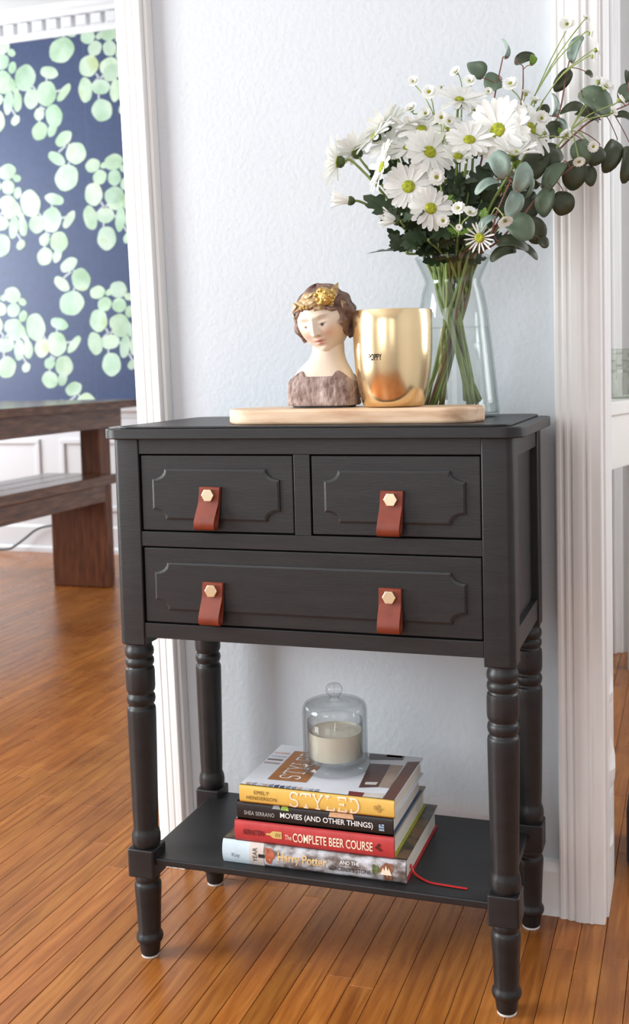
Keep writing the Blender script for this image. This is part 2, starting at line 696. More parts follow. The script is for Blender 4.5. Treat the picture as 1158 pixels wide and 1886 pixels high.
xl = -0.107
casing_part('casing_board', [(xl, YF + 0.012), (xl, YF + 0.004), (xl + 0.002, YF + 0.001), (xl + 0.010, YF), (xl + 0.0112, YF + 0.0010),
                             (xl + 0.014, YF + 0.0010), (xl + 0.0155, YF), (xl + 0.022, YF), (xl + 0.0232, YF + 0.0008),
                             (xl + 0.026, YF + 0.0008), (xl + 0.0275, YF - 0.0003), (xl + 0.036, YF - 0.0003),
                             (xl + 0.0375, YF + 0.002), (xl + 0.0375, YW + 0.004), (xl, YW + 0.004)], 0, 2.2, lean, trim1)
casing_part('back_band', [(xl + 0.0376, YF + 0.010), (xl + 0.043, YF + 0.012), (xl + 0.046, YW), (xl + 0.0376, YW)], 0, 2.2, lean, trim1)
casing_part('jamb_board', [(xl - 0.004, YW - 0.008), (xl - 0.004, YW + T + 0.01), (xl - 0.018, YW + T + 0.01), (xl - 0.018, YW - 0.008)],
            0, 2.2, lean, trim1)

trim2 = thing('trim_2', 'white moulded door casing right of the console, chipped at the floor', 'door casing', (0.59, YF, 0), kind='structure')
xr = 0.5585
prof = [(xr, YW + 0.004), (xr, YF + 0.006), (xr + 0.002, YF + 0.0035), (xr + 0.007, YF + 0.003), (xr + 0.009, YF + 0.0045), (xr + 0.012, YF + 0.0045),
        (xr + 0.014, YF + 0.002), (xr + 0.018, YF + 0.0015), (xr + 0.020, YF + 0.0025), (xr + 0.023, YF + 0.0025), (xr + 0.025, YF),
        (xr + 0.034, YF - 0.001), (xr + 0.040, YF - 0.001), (xr + 0.042, YF + 0.0008), (xr + 0.045, YF + 0.0008), (xr + 0.0465, YF - 0.001),
        (xr + 0.050, YF - 0.001), (xr + 0.052, YF + 0.0015), (xr + 0.066, YF + 0.0015), (xr + 0.068, YF + 0.004), (xr + 0.068, YW + 0.004)]
casing_part('casing_board', prof, 0.0, 2.2, 0.0, trim2)
casing_part('jamb_board', [(xr + 0.062, YW + 0.0), (xr + 0.0715, YW + 0.0), (xr + 0.0715, YW + T + 0.012), (xr + 0.062, YW + T + 0.012)], 0, 2.2, 0.0, trim2)
mb = MB()      # flaking paint along the jamb
for zc, hh, ww in ((0.22, 0.10, 0.008), (0.34, 0.06, 0.005), (0.10, 0.05, 0.004)):
    pts = [(YW + 0.05 + 0.02 * math.sin(k * 1.7) * 0.4, zc + hh * (k / 6 - 0.5)) for k in range(7)]
    for k in range(6):
        (ya, za), (yb, zb) = pts[k], pts[k + 1]
        oa = ww * math.sin(PI * k / 6)
        ob = ww * math.sin(PI * (k + 1) / 6)
        mb.add([(xr + 0.0716, ya - 0.02, za), (xr + 0.0716 + oa, ya, za), (xr + 0.0716 + ob, yb, zb), (xr + 0.0716, yb - 0.02, zb)], [(0, 1, 2, 3)])
mb.build('flaking_paint', WHITE_PAINT, trim2)

b = MB()
b.prism([(YW, 0.0), (YW - 0.018, 0.0), (YW - 0.018, 0.070), (YW - 0.014, 0.076), (YW - 0.012, 0.082), (YW, 0.084)],
        lambda a, c: (xl + 0.047, a, c), lambda a, c: (xr, a, c))
struct('baseboard_back', b, WHITE_PAINT, 'low white baseboard along the blue-grey wall behind the console legs', 'baseboard')

# ---- dining room back wall: wallpaper above, panelled wainscot below
wd = struct('wall_dining', MB().box(DIN_L - 0.12, DIN_R + 0.08, DIN_B, DIN_B + 0.12, 0, CEILZ), NAVY,
            'navy wallpaper with pale green round-leaf plants in the dining room', 'wall')
# printed leaves: one repeat of the pattern measured on the wall, replicated
LEAFPRINT = mat('printed_leaf', (1, 1, 1), 0.5, stops=[(0.30, srgb(166, 196, 162)), (0.48, srgb(190, 214, 188)), (0.62, srgb(210, 226, 206)),
                                                       (0.78, srgb(190, 206, 146))], vscale=9, detail=3, attr='tone')
STEMPRINT = mat('printed_stem', srgb(190, 196, 200), 0.5, var=0.05)
B_ = [(585, 245, 50, 46, 0), (725, 215, 60, 55, 0), (665, 238, 28, 22, 20), (795, 258, 30, 25, -20), (633, 323, 46, 50, 0),
      (731, 322, 45, 52, 0), (800, 360, 28, 40, -25), (592, 440, 62, 75, 0), (728, 440, 62, 58, 0), (742, 485, 56, 58, 0),
      (800, 480, 22, 55, 15), (570, 600, 46, 84, 8), (672, 580, 62, 50, 0), (770, 603, 34, 80, -8), (830, 570, 20, 74, 0),
      (820, 725, 26, 40, -40), (680, 735, 66, 78, 0)]
A_ = [(168, 520, 70, 94, 5), (328, 484, 64, 40, -14), (310, 625, 65, 90, 0), (210, 660, 52, 66, 0), (427, 618, 28, 72, -42),
      (118, 680, 32, 66, 0), (262, 762, 36, 42, 0), (360, 772, 58, 76, 10), (265, 875, 54, 62, 0), (350, 862, 30, 54, -25)]
T_ = [(425, 925, 60, 46, 24), (378, 1057, 62, 40, -35), (507, 1022, 65, 78, 5), (445, 1185, 82, 88, 0)]
S_ = [((310, 520), (310, 590)), ((215, 570), (250, 620)), ((360, 612), (420, 600)), ((265, 710), (300, 730)), ((262, 790), (262, 830)),
      ((640, 490), (665, 530)), ((690, 500), (660, 535)), ((610, 570), (650, 525)), ((658, 610), (658, 680)), ((720, 580), (750, 585)),
      ((795, 650), (825, 700)), ((440, 970), (390, 1015)), ((460, 1080), (458, 1110)), ((455, 960), (475, 985))]
pm, sm_, tones = MB(), MB(), []


def wallpt(cx, cy):
    p = at(cx / 3.62, cy / 3.62, DIN_B)
    return p.x, p.z


ux = (wallpt(500, 600)[0] - wallpt(400, 600)[0]) / 100
uz = (wallpt(500, 500)[1] - wallpt(500, 600)[1]) / 100
TX, TZ = 0.570, 0.5815
lay = 0
for iu in range(-4, 4):
    for iv in range(-4, 2):
        for (cx, cy, a, bb, rot) in B_ + A_ + T_:
            X, Z = wallpt(cx, cy)
            X += iu * TX
            Z += iv * TZ
            if Z > 2.46 or Z < 0.62 or X < DIN_L + 0.1 or X > DIN_R - 0.1:
                continue
            lay = (lay + 1) % 9
            n = 18
            r_ = math.radians(rot)
            vs = []
            ph = rng.uniform(0, 6.28)
            yy = DIN_B - 0.0006 - lay * 0.00012
            for k in range(n):
                t = 2 * PI * k / n
                wob = 1 + 0.05 * math.sin(2 * t + ph) + 0.03 * math.sin(5 * t + ph * 2)
                ex, ez = a * ux * math.cos(t) * wob, bb * uz * math.sin(t) * wob
                vs.append((X + ex * math.cos(r_) - ez * math.sin(r_), yy, min(max(Z + ex * math.sin(r_) + ez * math.cos(r_), 0.70), 2.42)))
            pm.add(vs, [tuple(range(n))])
            k = rng.uniform(0.88, 1.05)
            tones.append((k * rng.uniform(0.93, 1.0), k, k * rng.uniform(0.93, 1.03)))
        for (q0, q1) in S_:
            a0, a1 = wallpt(*q0), wallpt(*q1)
            d = V((a1[0] - a0[0], a1[1] - a0[1])).normalized()
            nrm = V((-d.y, d.x)) * 0.005
            q = []
            for (e, s) in ((a0, 1), (a1, 1), (a1, -1), (a0, -1)):
                q.append((e[0] + s * nrm.x + iu * TX, DIN_B - 0.0004, e[1] + s * nrm.y + iv * TZ))
            if min(p[2] for p in q) > 0.7 and max(p[2] for p in q) < 2.42 and min(p[0] for p in q) > DIN_L + 0.1 and max(p[0] for p in q) < DIN_R:
                sm_.add(q, [(0, 1, 2, 3)])
me = bpy.data.meshes.new('leaf_print')
me.from_pydata(pm.v, [], [tuple(reversed(f)) for f in pm.f])
me.materials.append(LEAFPRINT)
add_tone(me, tones)
o = bpy.data.objects.new('leaf_print', me)
link(o, wd)
o['kind'] = 'stuff'
o['label'] = 'pale green round leaves printed on the wallpaper'
o = sm_.build('stem_print', STEMPRINT, wd)
o['kind'] = 'stuff'

# seams of the wallpaper
for X in (-1.90, -2.47):
    MB().box(X, X + 0.0018, DIN_B - 0.0003, DIN_B, 0.7, 2.41).build('paper_seam', mat('paper_seam', srgb(90, 104, 136), 0.6), wd)

# crown moulding with dentils
crown = thing('trim_3', 'white crown moulding with a row of dentils above the navy wallpaper', 'moulding', (-1.7, DIN_B, 2.41), kind='structure')
MB().prism([(DIN_B, 2.405), (DIN_B - 0.012, 2.405), (DIN_B - 0.016, 2.425), (DIN_B - 0.022, 2.428), (DIN_B - 0.022, 2.478), (DIN_B - 0.05, 2.482),
            (DIN_B - 0.055, 2.50), (DIN_B - 0.075, 2.505), (DIN_B - 0.08, CEILZ), (DIN_B, CEILZ)],
           lambda a, c: (DIN_L, a, c), lambda a, c: (DIN_R, a, c)).build('crown_board', WAINSCOT, crown, bevel=0.001)
X = -2.90
dent_me = None
while X < -1.2:
    mb = MB().box(X, X + 0.050, DIN_B - 0.046, DIN_B - 0.021, 2.432, 2.474)
    if dent_me is None:
        o = mb.build('dentil', WAINSCOT, crown, bevel=0.0015)
        dent_me, X_first, first = o.data, X, o
    else:
        o = bpy.data.objects.new('dentil', dent_me)
        link(o, crown)
        o.location = (X - X_first, 0, 0)
    X += 0.0765

# wainscot
wains = thing('trim_4', 'white panelled wainscot below the navy wallpaper behind the dining table', 'wainscot', (-2.0, DIN_B, 0), kind='structure')
MB().box(DIN_L, DIN_R, DIN_B - 0.012, DIN_B + 0.0, 0.1, 0.66).build('wainscot_board', WAINSCOT, wains)
MB().prism([(DIN_B, 0.64), (DIN_B - 0.016, 0.64), (DIN_B - 0.02, 0.665), (DIN_B - 0.034, 0.672), (DIN_B - 0.038, 0.69), (DIN_B - 0.030, 0.703), (DIN_B, 0.705)],
           lambda a, c: (DIN_L, a, c), lambda a, c: (DIN_R, a, c)).build('chair_rail', WAINSCOT, wains, bevel=0.001)
for x1 in (-2.208, -1.36, -3.056):
    x0 = x1 - 0.737
    fr = MB()
    for (a, c, d, e) in ((x0, x1, 0.52, 0.545), (x0, x1, 0.20, 0.225), (x0, x0 + 0.025, 0.2251, 0.5199), (x1 - 0.025, x1, 0.2251, 0.5199)):
        fr.box(a, c, DIN_B - 0.022, DIN_B - 0.0118, d, e)
    fr.build('panel_moulding', WAINSCOT, wains, bevel=0.004)
struct('baseboard_dining', MB().prism([(DIN_B, 0), (DIN_B - 0.03, 0), (DIN_B - 0.03, 0.02), (DIN_B - 0.02, 0.03), (DIN_B - 0.018, 0.12), (DIN_B - 0.012, 0.13), (DIN_B, 0.13)],
                                      lambda a, c: (DIN_L, a, c), lambda a, c: (DIN_R, a, c)), WAINSCOT,
       'tall white baseboard below the dining room wainscot', 'baseboard')

# ---- hall on the right
struct('wall_hall', MB().box(DIN_R + 0.08, LIV_R, HALL_B, HALL_B + 0.1, 0, CEILZ), mat('hall_wall_paint', (0.52, 0.51, 0.50), 0.8, var=0.02),
       'grey-white hall wall far behind the right doorway', 'wall')
hc = thing('trim_5', 'white casing board on the hall wall seen through the right doorway', 'door casing', (0.52, HALL_B, 0), kind='structure')
for (a, c, d) in ((0.470, 0.535, 0.020), (0.535, 0.545, 0.030), (0.545, 0.562, 0.016)):
    MB().box(a, c, HALL_B - d, HALL_B, 0, 2.1).build('casing_board', WHITE_PAINT, hc, bevel=0.002)
# ================================================================== CONSOLE TABLE
LX, LY = 0.52, 0.2275      # leg centres
console = thing('console_table', 'charcoal painted console table with three drawers, turned legs and a low shelf', 'console table', (0.26, 0.11, 0))
hp = 0.020                 # half the post
ZTOP = 0.7730

poly = rounded_rect(-0.032, 0.555, -0.035, 0.262, 0.026, 8)
MB().prism(poly, lambda a, c: (a, c, 0.7560), lambda a, c: (a, c, 0.7700)).build('tabletop', PAINT, console, bevel=0.0015, auto=30)
poly = rounded_rect(-0.014, 0.537, -0.026, 0.258, 0.022, 8)
MB().prism(poly, lambda a, c: (a, c, 0.7700), lambda a, c: (a, c, ZTOP)).build('tabletop_raised_field', PAINT, console, bevel=0.001, auto=30)

leg_prof = [(0.0125, 0.003), (0.0140, 0.008), (0.0155, 0.020), (0.0160, 0.0225), (0.0185, 0.0245), (0.0197, 0.0285), (0.0190, 0.033), (0.0168, 0.036),
            (0.0163, 0.039), (0.0170, 0.055), (0.0180, 0.080), (0.0193, 0.101), (0.0195, 0.107), (0.0186, 0.111), (0.0165, 0.1135), (0.0172, 0.1155), (0.0182, 0.119),
            (0.0172, 0.1225), (0.016, 0.126)]
leg_prof_up = [(0.016, 0.163), (0.0190, 0.166), (0.0207, 0.173), (0.0207, 0.181), (0.0195, 0.187), (0.0178, 0.191), (0.0176, 0.194), (0.0184, 0.215), (0.0192, 0.26),
               (0.0200, 0.31), (0.0206, 0.355), (0.0206, 0.3665), (0.0198, 0.3700), (0.0178, 0.3720), (0.0178, 0.3740), (0.0196, 0.3770), (0.0206, 0.3820), (0.0198, 0.3872),
               (0.0180, 0.3892), (0.0180, 0.3912), (0.0200, 0.3942), (0.0208, 0.4000), (0.0208, 0.4210), (0.0200, 0.4265), (0.0180, 0.4285), (0.0180, 0.4300),
               (0.0198, 0.4325), (0.0205, 0.4362), (0.0198, 0.4405), (0.0182, 0.4425), (0.0182, 0.4438), (0.0198, 0.4460), (0.0207, 0.4505), (0.0200, 0.4555), (0.0182, 0.4585),
               (0.0182, 0.4640)]


def rounded_box(mb, cx, cy, h, z0, z1, r):
    """upright block with softened edges"""
    pts = rounded_rect(cx - h, cx + h, cy - h, cy + h, r, 4)
    mb.prism(pts, lambda a, c: (a, c, z0), lambda a, c: (a, c, z1))


for (cx, cy) in ((0, 0), (LX, 0), (0, LY), (LX, LY)):
    mb = MB()
    mb.lathe(leg_prof, (cx, cy), 32)
    rounded_box(mb, cx, cy, 0.0208, 0.1245, 0.1655, 0.004)
    mb.lathe(leg_prof_up, (cx, cy), 32)
    sx, sy = (1 if cx > 0 else -1), (1 if cy > 0 else -1)
    # post: the outer front corner is generously rounded
    corners = rounded_rect(cx - hp, cx + hp, cy - hp, cy + hp, 0.009, 6,
                           (sx > 0 and sy < 0, sx > 0 and sy > 0, sx < 0 and sy > 0, sx < 0 and sy < 0))
    mb.prism(corners, lambda a, c: (a, c, 0.4640), lambda a, c: (a, c, 0.7560))
    leg = mb.build('leg', PAINT, console, bevel=0.0015, auto=35)
    MB().lathe([(0.0118, 0.0), (0.0128, 0.001), (0.0128, 0.003), (0.012, 0.0036)], (cx, cy), 24).build(
        'foot_pad', mat('white_felt', (0.62, 0.60, 0.57), 0.9, var=0.25, vscale=300), leg, smooth=False)

yf = -0.0185       # front face of the rails, a hair behind the posts
XA, XB = hp, LX - hp


def rail(nm, x0, x1, y0, y1, z0, z1, bev=0.0008):
    return MB().box(x0, x1, y0, y1, z0, z1).build(nm, PAINT, console, bevel=bev)


rail('rail_front', XA, XB, yf, 0.012, 0.7345, 0.7560)
rail('rail_front', XA, XB, yf, 0.012, 0.6055, 0.6262)
rail('apron_front', XA, XB, yf, 0.012, 0.4755, 0.4965)
rail('drawer_divider', 0.2490, 0.2720, yf, 0.012, 0.6262, 0.7345)
rail('panel_back', XA, XB, LY + 0.004, LY + 0.012, 0.4755, 0.7560)
rail('panel_bottom', XA, XB, 0.012, LY + 0.004, 0.4760, 0.4840)
for cx, s in ((0.0, -1), (LX, 1)):
    x_in, x_out = cx + s * 0.004, cx + s * 0.0175
    a, c = min(x_in, x_out), max(x_in, x_out)
    rail('rail_side', a, c, hp, LY - hp, 0.728, 0.7560)
    rail('rail_side', a, c, hp, LY - hp, 0.4755, 0.505)
    xo = cx + s * 0.0095
    rail('panel_side', min(cx + s * 0.003, xo), max(cx + s * 0.003, xo), hp, LY - hp, 0.505, 0.728)
poly = rounded_rect(0.0165, LX - 0.0165, -0.008, LY + 0.008, 0.006, 3)
MB().box(0.0, LX, -0.013, LY + 0.013, 0.1425, 0.1530).build('low_shelf', PAINT, console, bevel=0.002)


def notched(x0, x1, z0, z1, n, seg=5):
    """rectangle with scooped (quarter-round) corners"""
    pts = []
    for (cx, cz, a0) in ((x0, z0, PI / 2), (x1, z0, PI), (x1, z1, 3 * PI / 2), (x0, z1, 0)):
        for k in range(seg + 1):
            a = a0 - PI / 2 * k / seg
            pts.append((cx + n * math.cos(a) * 0.999, cz + n * math.sin(a) * 0.72))
    return pts


def leather_pull(parent, bx, bz, tilt, ydr):
    """folded leather loop held by a hexagonal brass bolt"""
    w = 0.0150
    zt = bz + 0.0108
    # centre line of the strap seen from the side: (y out from the drawer, z)
    path = [(0.0046, zt), (0.0048, bz - 0.004), (0.0060, bz - 0.012), (0.0105, bz - 0.022), (0.0150, bz - 0.032), (0.0162, bz - 0.039), (0.0140, bz - 0.0445), (0.0095, bz - 0.0465),
            (0.0050, bz - 0.0450), (0.0022, bz - 0.040), (0.0014, bz - 0.030), (0.0013, bz - 0.012), (0.0013, zt)]
    # refine with a Catmull-Rom pass
    fine = []
    for i in range(len(path) - 1):
        p0, p1, p2, p3 = (V(path[max(i - 1, 0)]), V(path[i]), V(path[i + 1]), V(path[min(i + 2, len(path) - 1)]))
        for k in range(4):
            t = k / 4
            fine.append(0.5 * ((2 * p1) + (p2 - p0) * t + (2 * p0 - 5 * p1 + 4 * p2 - p3) * t * t + (3 * p1 - p0 - 3 * p2 + p3) * t ** 3))
    fine.append(V(path[-1]))
    h = 0.0013
    outer, inner = [], []
    for i, p in enumerate(fine):
        d = (fine[min(i + 1, len(fine) - 1)] - fine[max(i - 1, 0)]).normalized()
        n = V((-d.y, d.x))
        outer.append(p - n * h * -1)
        inner.append(p - n * h)
    mb = MB()
    n = len(fine)
    vs = []
    for ring in (outer, inner):
        for s in (-1, 1):
            for p in ring:
                xx = bx + s * w - tilt * (bz - p[1])
                vs.append((xx, ydr - p[0], p[1]))
    fs = []
    for i in range(n - 1):
        fs.append((i, i + 1, n + i + 1, n + i))
        fs.append((2 * n + i, 3 * n + i, 3 * n + i + 1, 2 * n + i + 1))
        fs.append((i, 2 * n + i, 2 * n + i + 1, i + 1))
        fs.append((n + i, n + i + 1, 3 * n + i + 1, 3 * n + i))
    fs += [(0, n, 3 * n, 2 * n), (n - 1, 3 * n - 1, 4 * n - 1, 2 * n - 1)]
    mb.add(vs, fs)
    mb.build('leather_pull', LEATHER, parent, bevel=0.0003, bseg=1, auto=50)
    mb = MB()
    hexp = [(bx + 0.0092 * math.cos(k * PI / 3), bz + 0.0092 * math.sin(k * PI / 3)) for k in range(6)]
    mb.prism(hexp, lambda a, c: (a, ydr - 0.0058, c), lambda a, c: (a, ydr - 0.0112, c))
    mb.build('hex_bolt', BRASS, parent, bevel=0.0006)


YD = -0.0170     # drawer face
drawers = [(0.0222, 0.2472, 0.6282, 0.7325, (0.040, 0.2285, 0.6437, 0.7143), [(0.1285, 0.6795, 0.10)]),
           (0.2738, 0.4985, 0.6282, 0.7325, (0.2915, 0.4797, 0.6445, 0.7140), [(0.3843, 0.6775, 0.06)]),
           (0.0222, 0.4985, 0.4985, 0.6035, (0.0392, 0.4788, 0.5165, 0.5838), [(0.1290, 0.5485, 0.05), (0.3798, 0.5505, 0.0)])]
for i, (x0, x1, z0, z1, pan, pulls) in enumerate(drawers):
    d = MB().box(x0, x1, YD, 0.15 if i < 2 else 0.15, z0, z1).build('drawer', PAINT, console, bevel=0.0012)
    mb = MB()
    outer = notched(*pan, 0.0195)
    cx, cz = (pan[0] + pan[1]) / 2, (pan[2] + pan[3]) / 2
    inset = [(a + (0.0028 if a < cx else -0.0028), c + (0.0028 if c < cz else -0.0028)) for a, c in outer]
    n = len(outer)
    vs = [(a, YD + 0.001, c) for a, c in outer] + [(a, YD - 0.0022, c) for a, c in outer] + [(a, YD - 0.0032, c) for a, c in inset]
    fs = [tuple(range(2 * n, 3 * n))]
    for k in range(n):
        k2 = (k + 1) % n
        fs += [(k, k2, n + k2, n + k), (n + k, n + k2, 2 * n + k2, 2 * n + k)]
    mb.add(vs, fs)
    mb.build('raised_panel', PAINT, d)
    for (bx, bz, tl) in pulls:
        leather_pull(d, bx, bz, tl, YD - 0.0032)

# ================================================================== OBJECTS ON TOP
TRAY_Z = ZTOP + 0.0205
TRAYW = mat('pale_wood', srgb(206, 172, 134), 0.55, stops=[(0.30, srgb(190, 150, 116)), (0.5, srgb(216, 184, 152)), (0.75, srgb(228, 202, 174))], vscale=9,
            stretch=(1.2, 9, 9), bump=0.15, bscale=40, bstretch=(1, 10, 10))
mb = MB()
mb.prism(rounded_rect(0.134, 0.4915, 0.000, 0.1045, 0.050, 12), lambda a, c: (a, c, ZTOP), lambda a, c: (a, c, TRAY_Z))
tray = mb.build('wooden_tray', TRAYW, None, bevel=0.0035, bseg=3, auto=30)
tag(tray, 'long pale wooden board with rounded ends on the console under the bust and cup', 'serving board')

# ---- gold cup
GOLD = bpy.data.materials.new('brushed_gold')
GOLD.use_nodes = True
nt = GOLD.node_tree
bs = nt.nodes['Principled BSDF']
bs.inputs['Base Color'].default_value = (0.86, 0.66, 0.38, 1)
bs.inputs['Metallic'].default_value = 1.0
bs.inputs['Roughness'].default_value = 0.34
bs.inputs['Anisotropic'].default_value = 0.6
tg = nt.nodes.new('ShaderNodeTangent')
tg.direction_type = 'RADIAL'
tg.axis = 'Z'
nt.links.new(tg.outputs[0], bs.inputs['Tangent'])
tc = nt.nodes.new('ShaderNodeTexCoord')
mp = nt.nodes.new('ShaderNodeMapping')
mp.inputs['Scale'].default_value = (1, 1, 90)
nt.links.new(tc.outputs['Object'], mp.inputs[0])
n1 = nt.nodes.new('ShaderNodeTexNoise')
n1.inputs['Scale'].default_value = 12
nt.links.new(mp.outputs[0], n1.inputs['Vector'])
mr = nt.nodes.new('ShaderNodeMapRange')
mr.inputs[3].default_value = 0.15
mr.inputs[4].default_value = 0.21
nt.links.new(n1.outputs['Fac'], mr.inputs[0])
nt.links.new(mr.outputs[0], bs.inputs['Roughness'])

CUPX, CUPY = 0.3690, 0.054
cup = thing('candle_cup', 'tall brushed gold cup lettered in black between bust and vase', 'cup', (CUPX, CUPY, TRAY_Z))
cp = [(0.036, 0.0005), (0.0405, 0.002), (0.0432, 0.008), (0.0462, 0.020), (0.0492, 0.036), (0.0514, 0.054), (0.0528, 0.075), (0.0533, 0.10), (0.0534, 0.1285)]
cup_prof = [(r, TRAY_Z + z) for r, z in cp] + [(0.0529, TRAY_Z + 0.1292), (0.0523, TRAY_Z + 0.1285)] + [(r - 0.0012, TRAY_Z + max(z, 0.004)) for r, z in reversed(cp[:-1])]
MB().lathe(cup_prof, (CUPX, CUPY), 72).build('cup_body', GOLD, cup, auto=50)


def cup_r(z):
    h = z - TRAY_Z
    for (r0, z0), (r1, z1) in zip(cp, cp[1:]):
        if z0 <= h <= z1:
            return r0 + (r1 - r0) * (h - z0) / (z1 - z0)
    return 0.0534


BLACKINK = mat('black_ink', (0.02, 0.018, 0.016), 0.9, var=0.1, spec=0.05)


def on_cup(u, v):
    # the lettering sits left of the cup's middle as seen from the front
    z = TRAY_Z + 0.0625 + v
    ang = -PI / 2 + 0.31 + (u - 0.0095) / 0.0533 - 0.52
    r = cup_r(z) + 0.00055
    return (CUPX + r * math.cos(ang), CUPY + r * math.sin(ang), z)


lettering('lettering', 'POPPY', BLACKINK, cup, on_cup, 0.0195, 0.0086, bold=0.012, spacing=1.12)

# ---- painted bust
BX, BY = 0.2680, 0.060
bust = thing('bust_statue', 'small painted bust of a woman with downcast eyes and a leaf wreath', 'statue', (BX, BY, TRAY_Z))
SKIN = mat('painted_plaster_skin', (1, 1, 1), 0.42, attr='paint', stops=[(0.3, (0.92, 0.90, 0.86)), (0.7, (1, 1, 1))], vscale=40, bump=0.2, bscale=160, bdist=0.0008)
HAIR = mat('worn_brown_paint', (0.1, 0.05, 0.04), 0.6, stops=[(0.30, srgb(70, 46, 38)), (0.5, srgb(118, 88, 74)), (0.68, srgb(146, 122, 108)), (0.8, srgb(190, 176, 162))],
           vscale=70, bump=0.5, bscale=150, bdist=0.0015)
TUNIC = mat('weathered_tunic', (0.3, 0.2, 0.2), 0.85, stops=[(0.28, srgb(104, 80, 72)), (0.5, srgb(156, 134, 126)), (0.72, srgb(188, 170, 162))], vscale=90,
            stretch=(1, 1, 0.45), bump=0.9, bscale=200, bdist=0.003, bstretch=(1, 1, 0.35))
LEAFGOLD = mat('worn_gilt_leaf', (0.5, 0.4, 0.2), 0.5, stops=[(0.30, srgb(120, 88, 56)), (0.5, srgb(190, 160, 112)), (0.7, srgb(226, 204, 170))], vscale=120, bump=0.5, bscale=300, bdist=0.001)
GILT = mat('gilt_rosette', (0.62, 0.42, 0.13), 0.4, metallic=0.7, var=0.35, vscale=200, bump=0.6, bscale=400, bdist=0.0015)

yaw, pitch, roll = math.radians(-4), math.radians(-16), math.radians(9)
hf = V((math.sin(yaw) * math.cos(pitch), -math.cos(yaw) * math.cos(pitch), math.sin(pitch))).normalized()   # face direction
hr0 = V((-hf.y, hf.x, 0)).normalized()
if hr0.x < 0:
    hr0 = -hr0
hu0 = hr0.cross(hf)
if hu0.z < 0:
    hu0 = -hu0
hr = hr0 * math.cos(roll) + hu0 * math.sin(roll)
hu = hu0 * math.cos(roll) - hr0 * math.sin(roll)
HC = V((0.2735, 0.054, 0.9130))


def g2(u, v, cu, cv, su, sv):
    return math.exp(-((u - cu) / su) ** 2 - ((v - cv) / sv) ** 2)


def head_point(th, ph):
    """th from the crown (0) to the chin (pi), ph around; ph = 0 is the face"""
    a, b_, c = 0.0368, 0.0460, 0.0405
    u = math.sin(th) * math.sin(ph)
    w_ = math.sin(th) * math.cos(ph)
    v = math.cos(th)
    U, Vv, W = u * a, v * b_, w_ * c
    if v < 0.1:
        t = min(1.0, (0.1 - v) / 1.1)
        U *= 1 - 0.36 * t ** 1.9
        if W > 0:
            W *= 1 - 0.10 * t
        else:
            W *= 1 - 0.45 * t
    if W > 0:
        f = 0.0
        # nose: bridge widening to a rounded tip
        if -0.016 < Vv < 0.014:
            k = (0.014 - Vv) / 0.026
            k = max(0, min(1, k))
            f += (0.0015 + 0.0082 * k ** 1.3) * math.exp(-(U / (0.0030 + 0.0016 * k)) ** 2) * (1 if Vv > -0.0105 else max(0, 1 - (-0.0105 - Vv) / 0.004))
        f += 0.0018 * (g2(U, Vv, -0.0042, -0.0100, 0.0022, 0.0026) + g2(U, Vv, 0.0042, -0.0100, 0.0022, 0.0026))
        for s in (-1, 1):
            f -= 0.0040 * g2(U, Vv, s * 0.0125, 0.0055, 0.0065, 0.0050)
            f += 0.0030 * g2(U, Vv, s * 0.0125, 0.0042, 0.0046, 0.0032)
            f += 0.0016 * g2(U, Vv, s * 0.0120, 0.0125, 0.0085, 0.0022)
            f += 0.0022 * g2(U, Vv, s * 0.0165, -0.0090, 0.0080, 0.0080)
            f -= 0.0007 * g2(U, Vv, s * 0.0125, 0.0018, 0.0055, 0.0008)
        f += 0.0030 * g2(U, Vv, 0, -0.0190, 0.0068, 0.0022) + 0.0030 * g2(U, Vv, 0, -0.0240, 0.0055, 0.0022)
        f -= 0.0020 * g2(U, Vv, 0, -0.0213, 0.0075, 0.0009)
        f -= 0.0016 * g2(U, Vv, 0, -0.0285, 0.0060, 0.0022)
        f += 0.0042 * g2(U, Vv, 0, -0.0360, 0.0085, 0.0060)
        W += f
    return U, Vv, W


def head_color(U, Vv, W):
    base = V(srgb(232, 217, 198))
    if W > 0:
        def mixc(c, k):
            nonlocal base
            base = base.lerp(V(c), max(0, min(1, k)))
        for s in (-1, 1):
            mixc(srgb(226, 166, 140), 0.55 * g2(U, Vv, s * 0.018, -0.010, 0.009, 0.009))
            mixc(srgb(150, 116, 92), 0.85 * g2(U, Vv, s * 0.0120, 0.0135 - abs(abs(U) - 0.012) * 0.12, 0.0080, 0.0009))
            mixc(srgb(110, 84, 70), 0.75 * g2(U, Vv, s * 0.0125, 0.0030, 0.0052, 0.0008))
            mixc(srgb(232, 226, 214), 0.7 * g2(U, Vv, s * 0.0125, 0.0012, 0.0036, 0.0010))
        mixc(srgb(24, 20, 20), 1.6 * g2(U, Vv, 0.0118, 0.0016, 0.0020, 0.0019))
        mixc(srgb(70, 66, 66), 1.3 * g2(U, Vv, -0.0132, 0.0016, 0.0017, 0.0016))
        mixc(srgb(200, 104, 92), 1.1 * g2(U, Vv, 0, -0.0190, 0.0066, 0.0020))
        mixc(srgb(206, 118, 104), 1.0 * g2(U, Vv, 0, -0.0238, 0.0052, 0.0018))
        mixc(srgb(140, 70, 62), 0.9 * g2(U, Vv, 0, -0.0213, 0.0072, 0.0007))
        mixc(srgb(178, 120, 70), 0.8 * g2(U, Vv, 0.004, -0.0118, 0.0018, 0.0012))
    return base


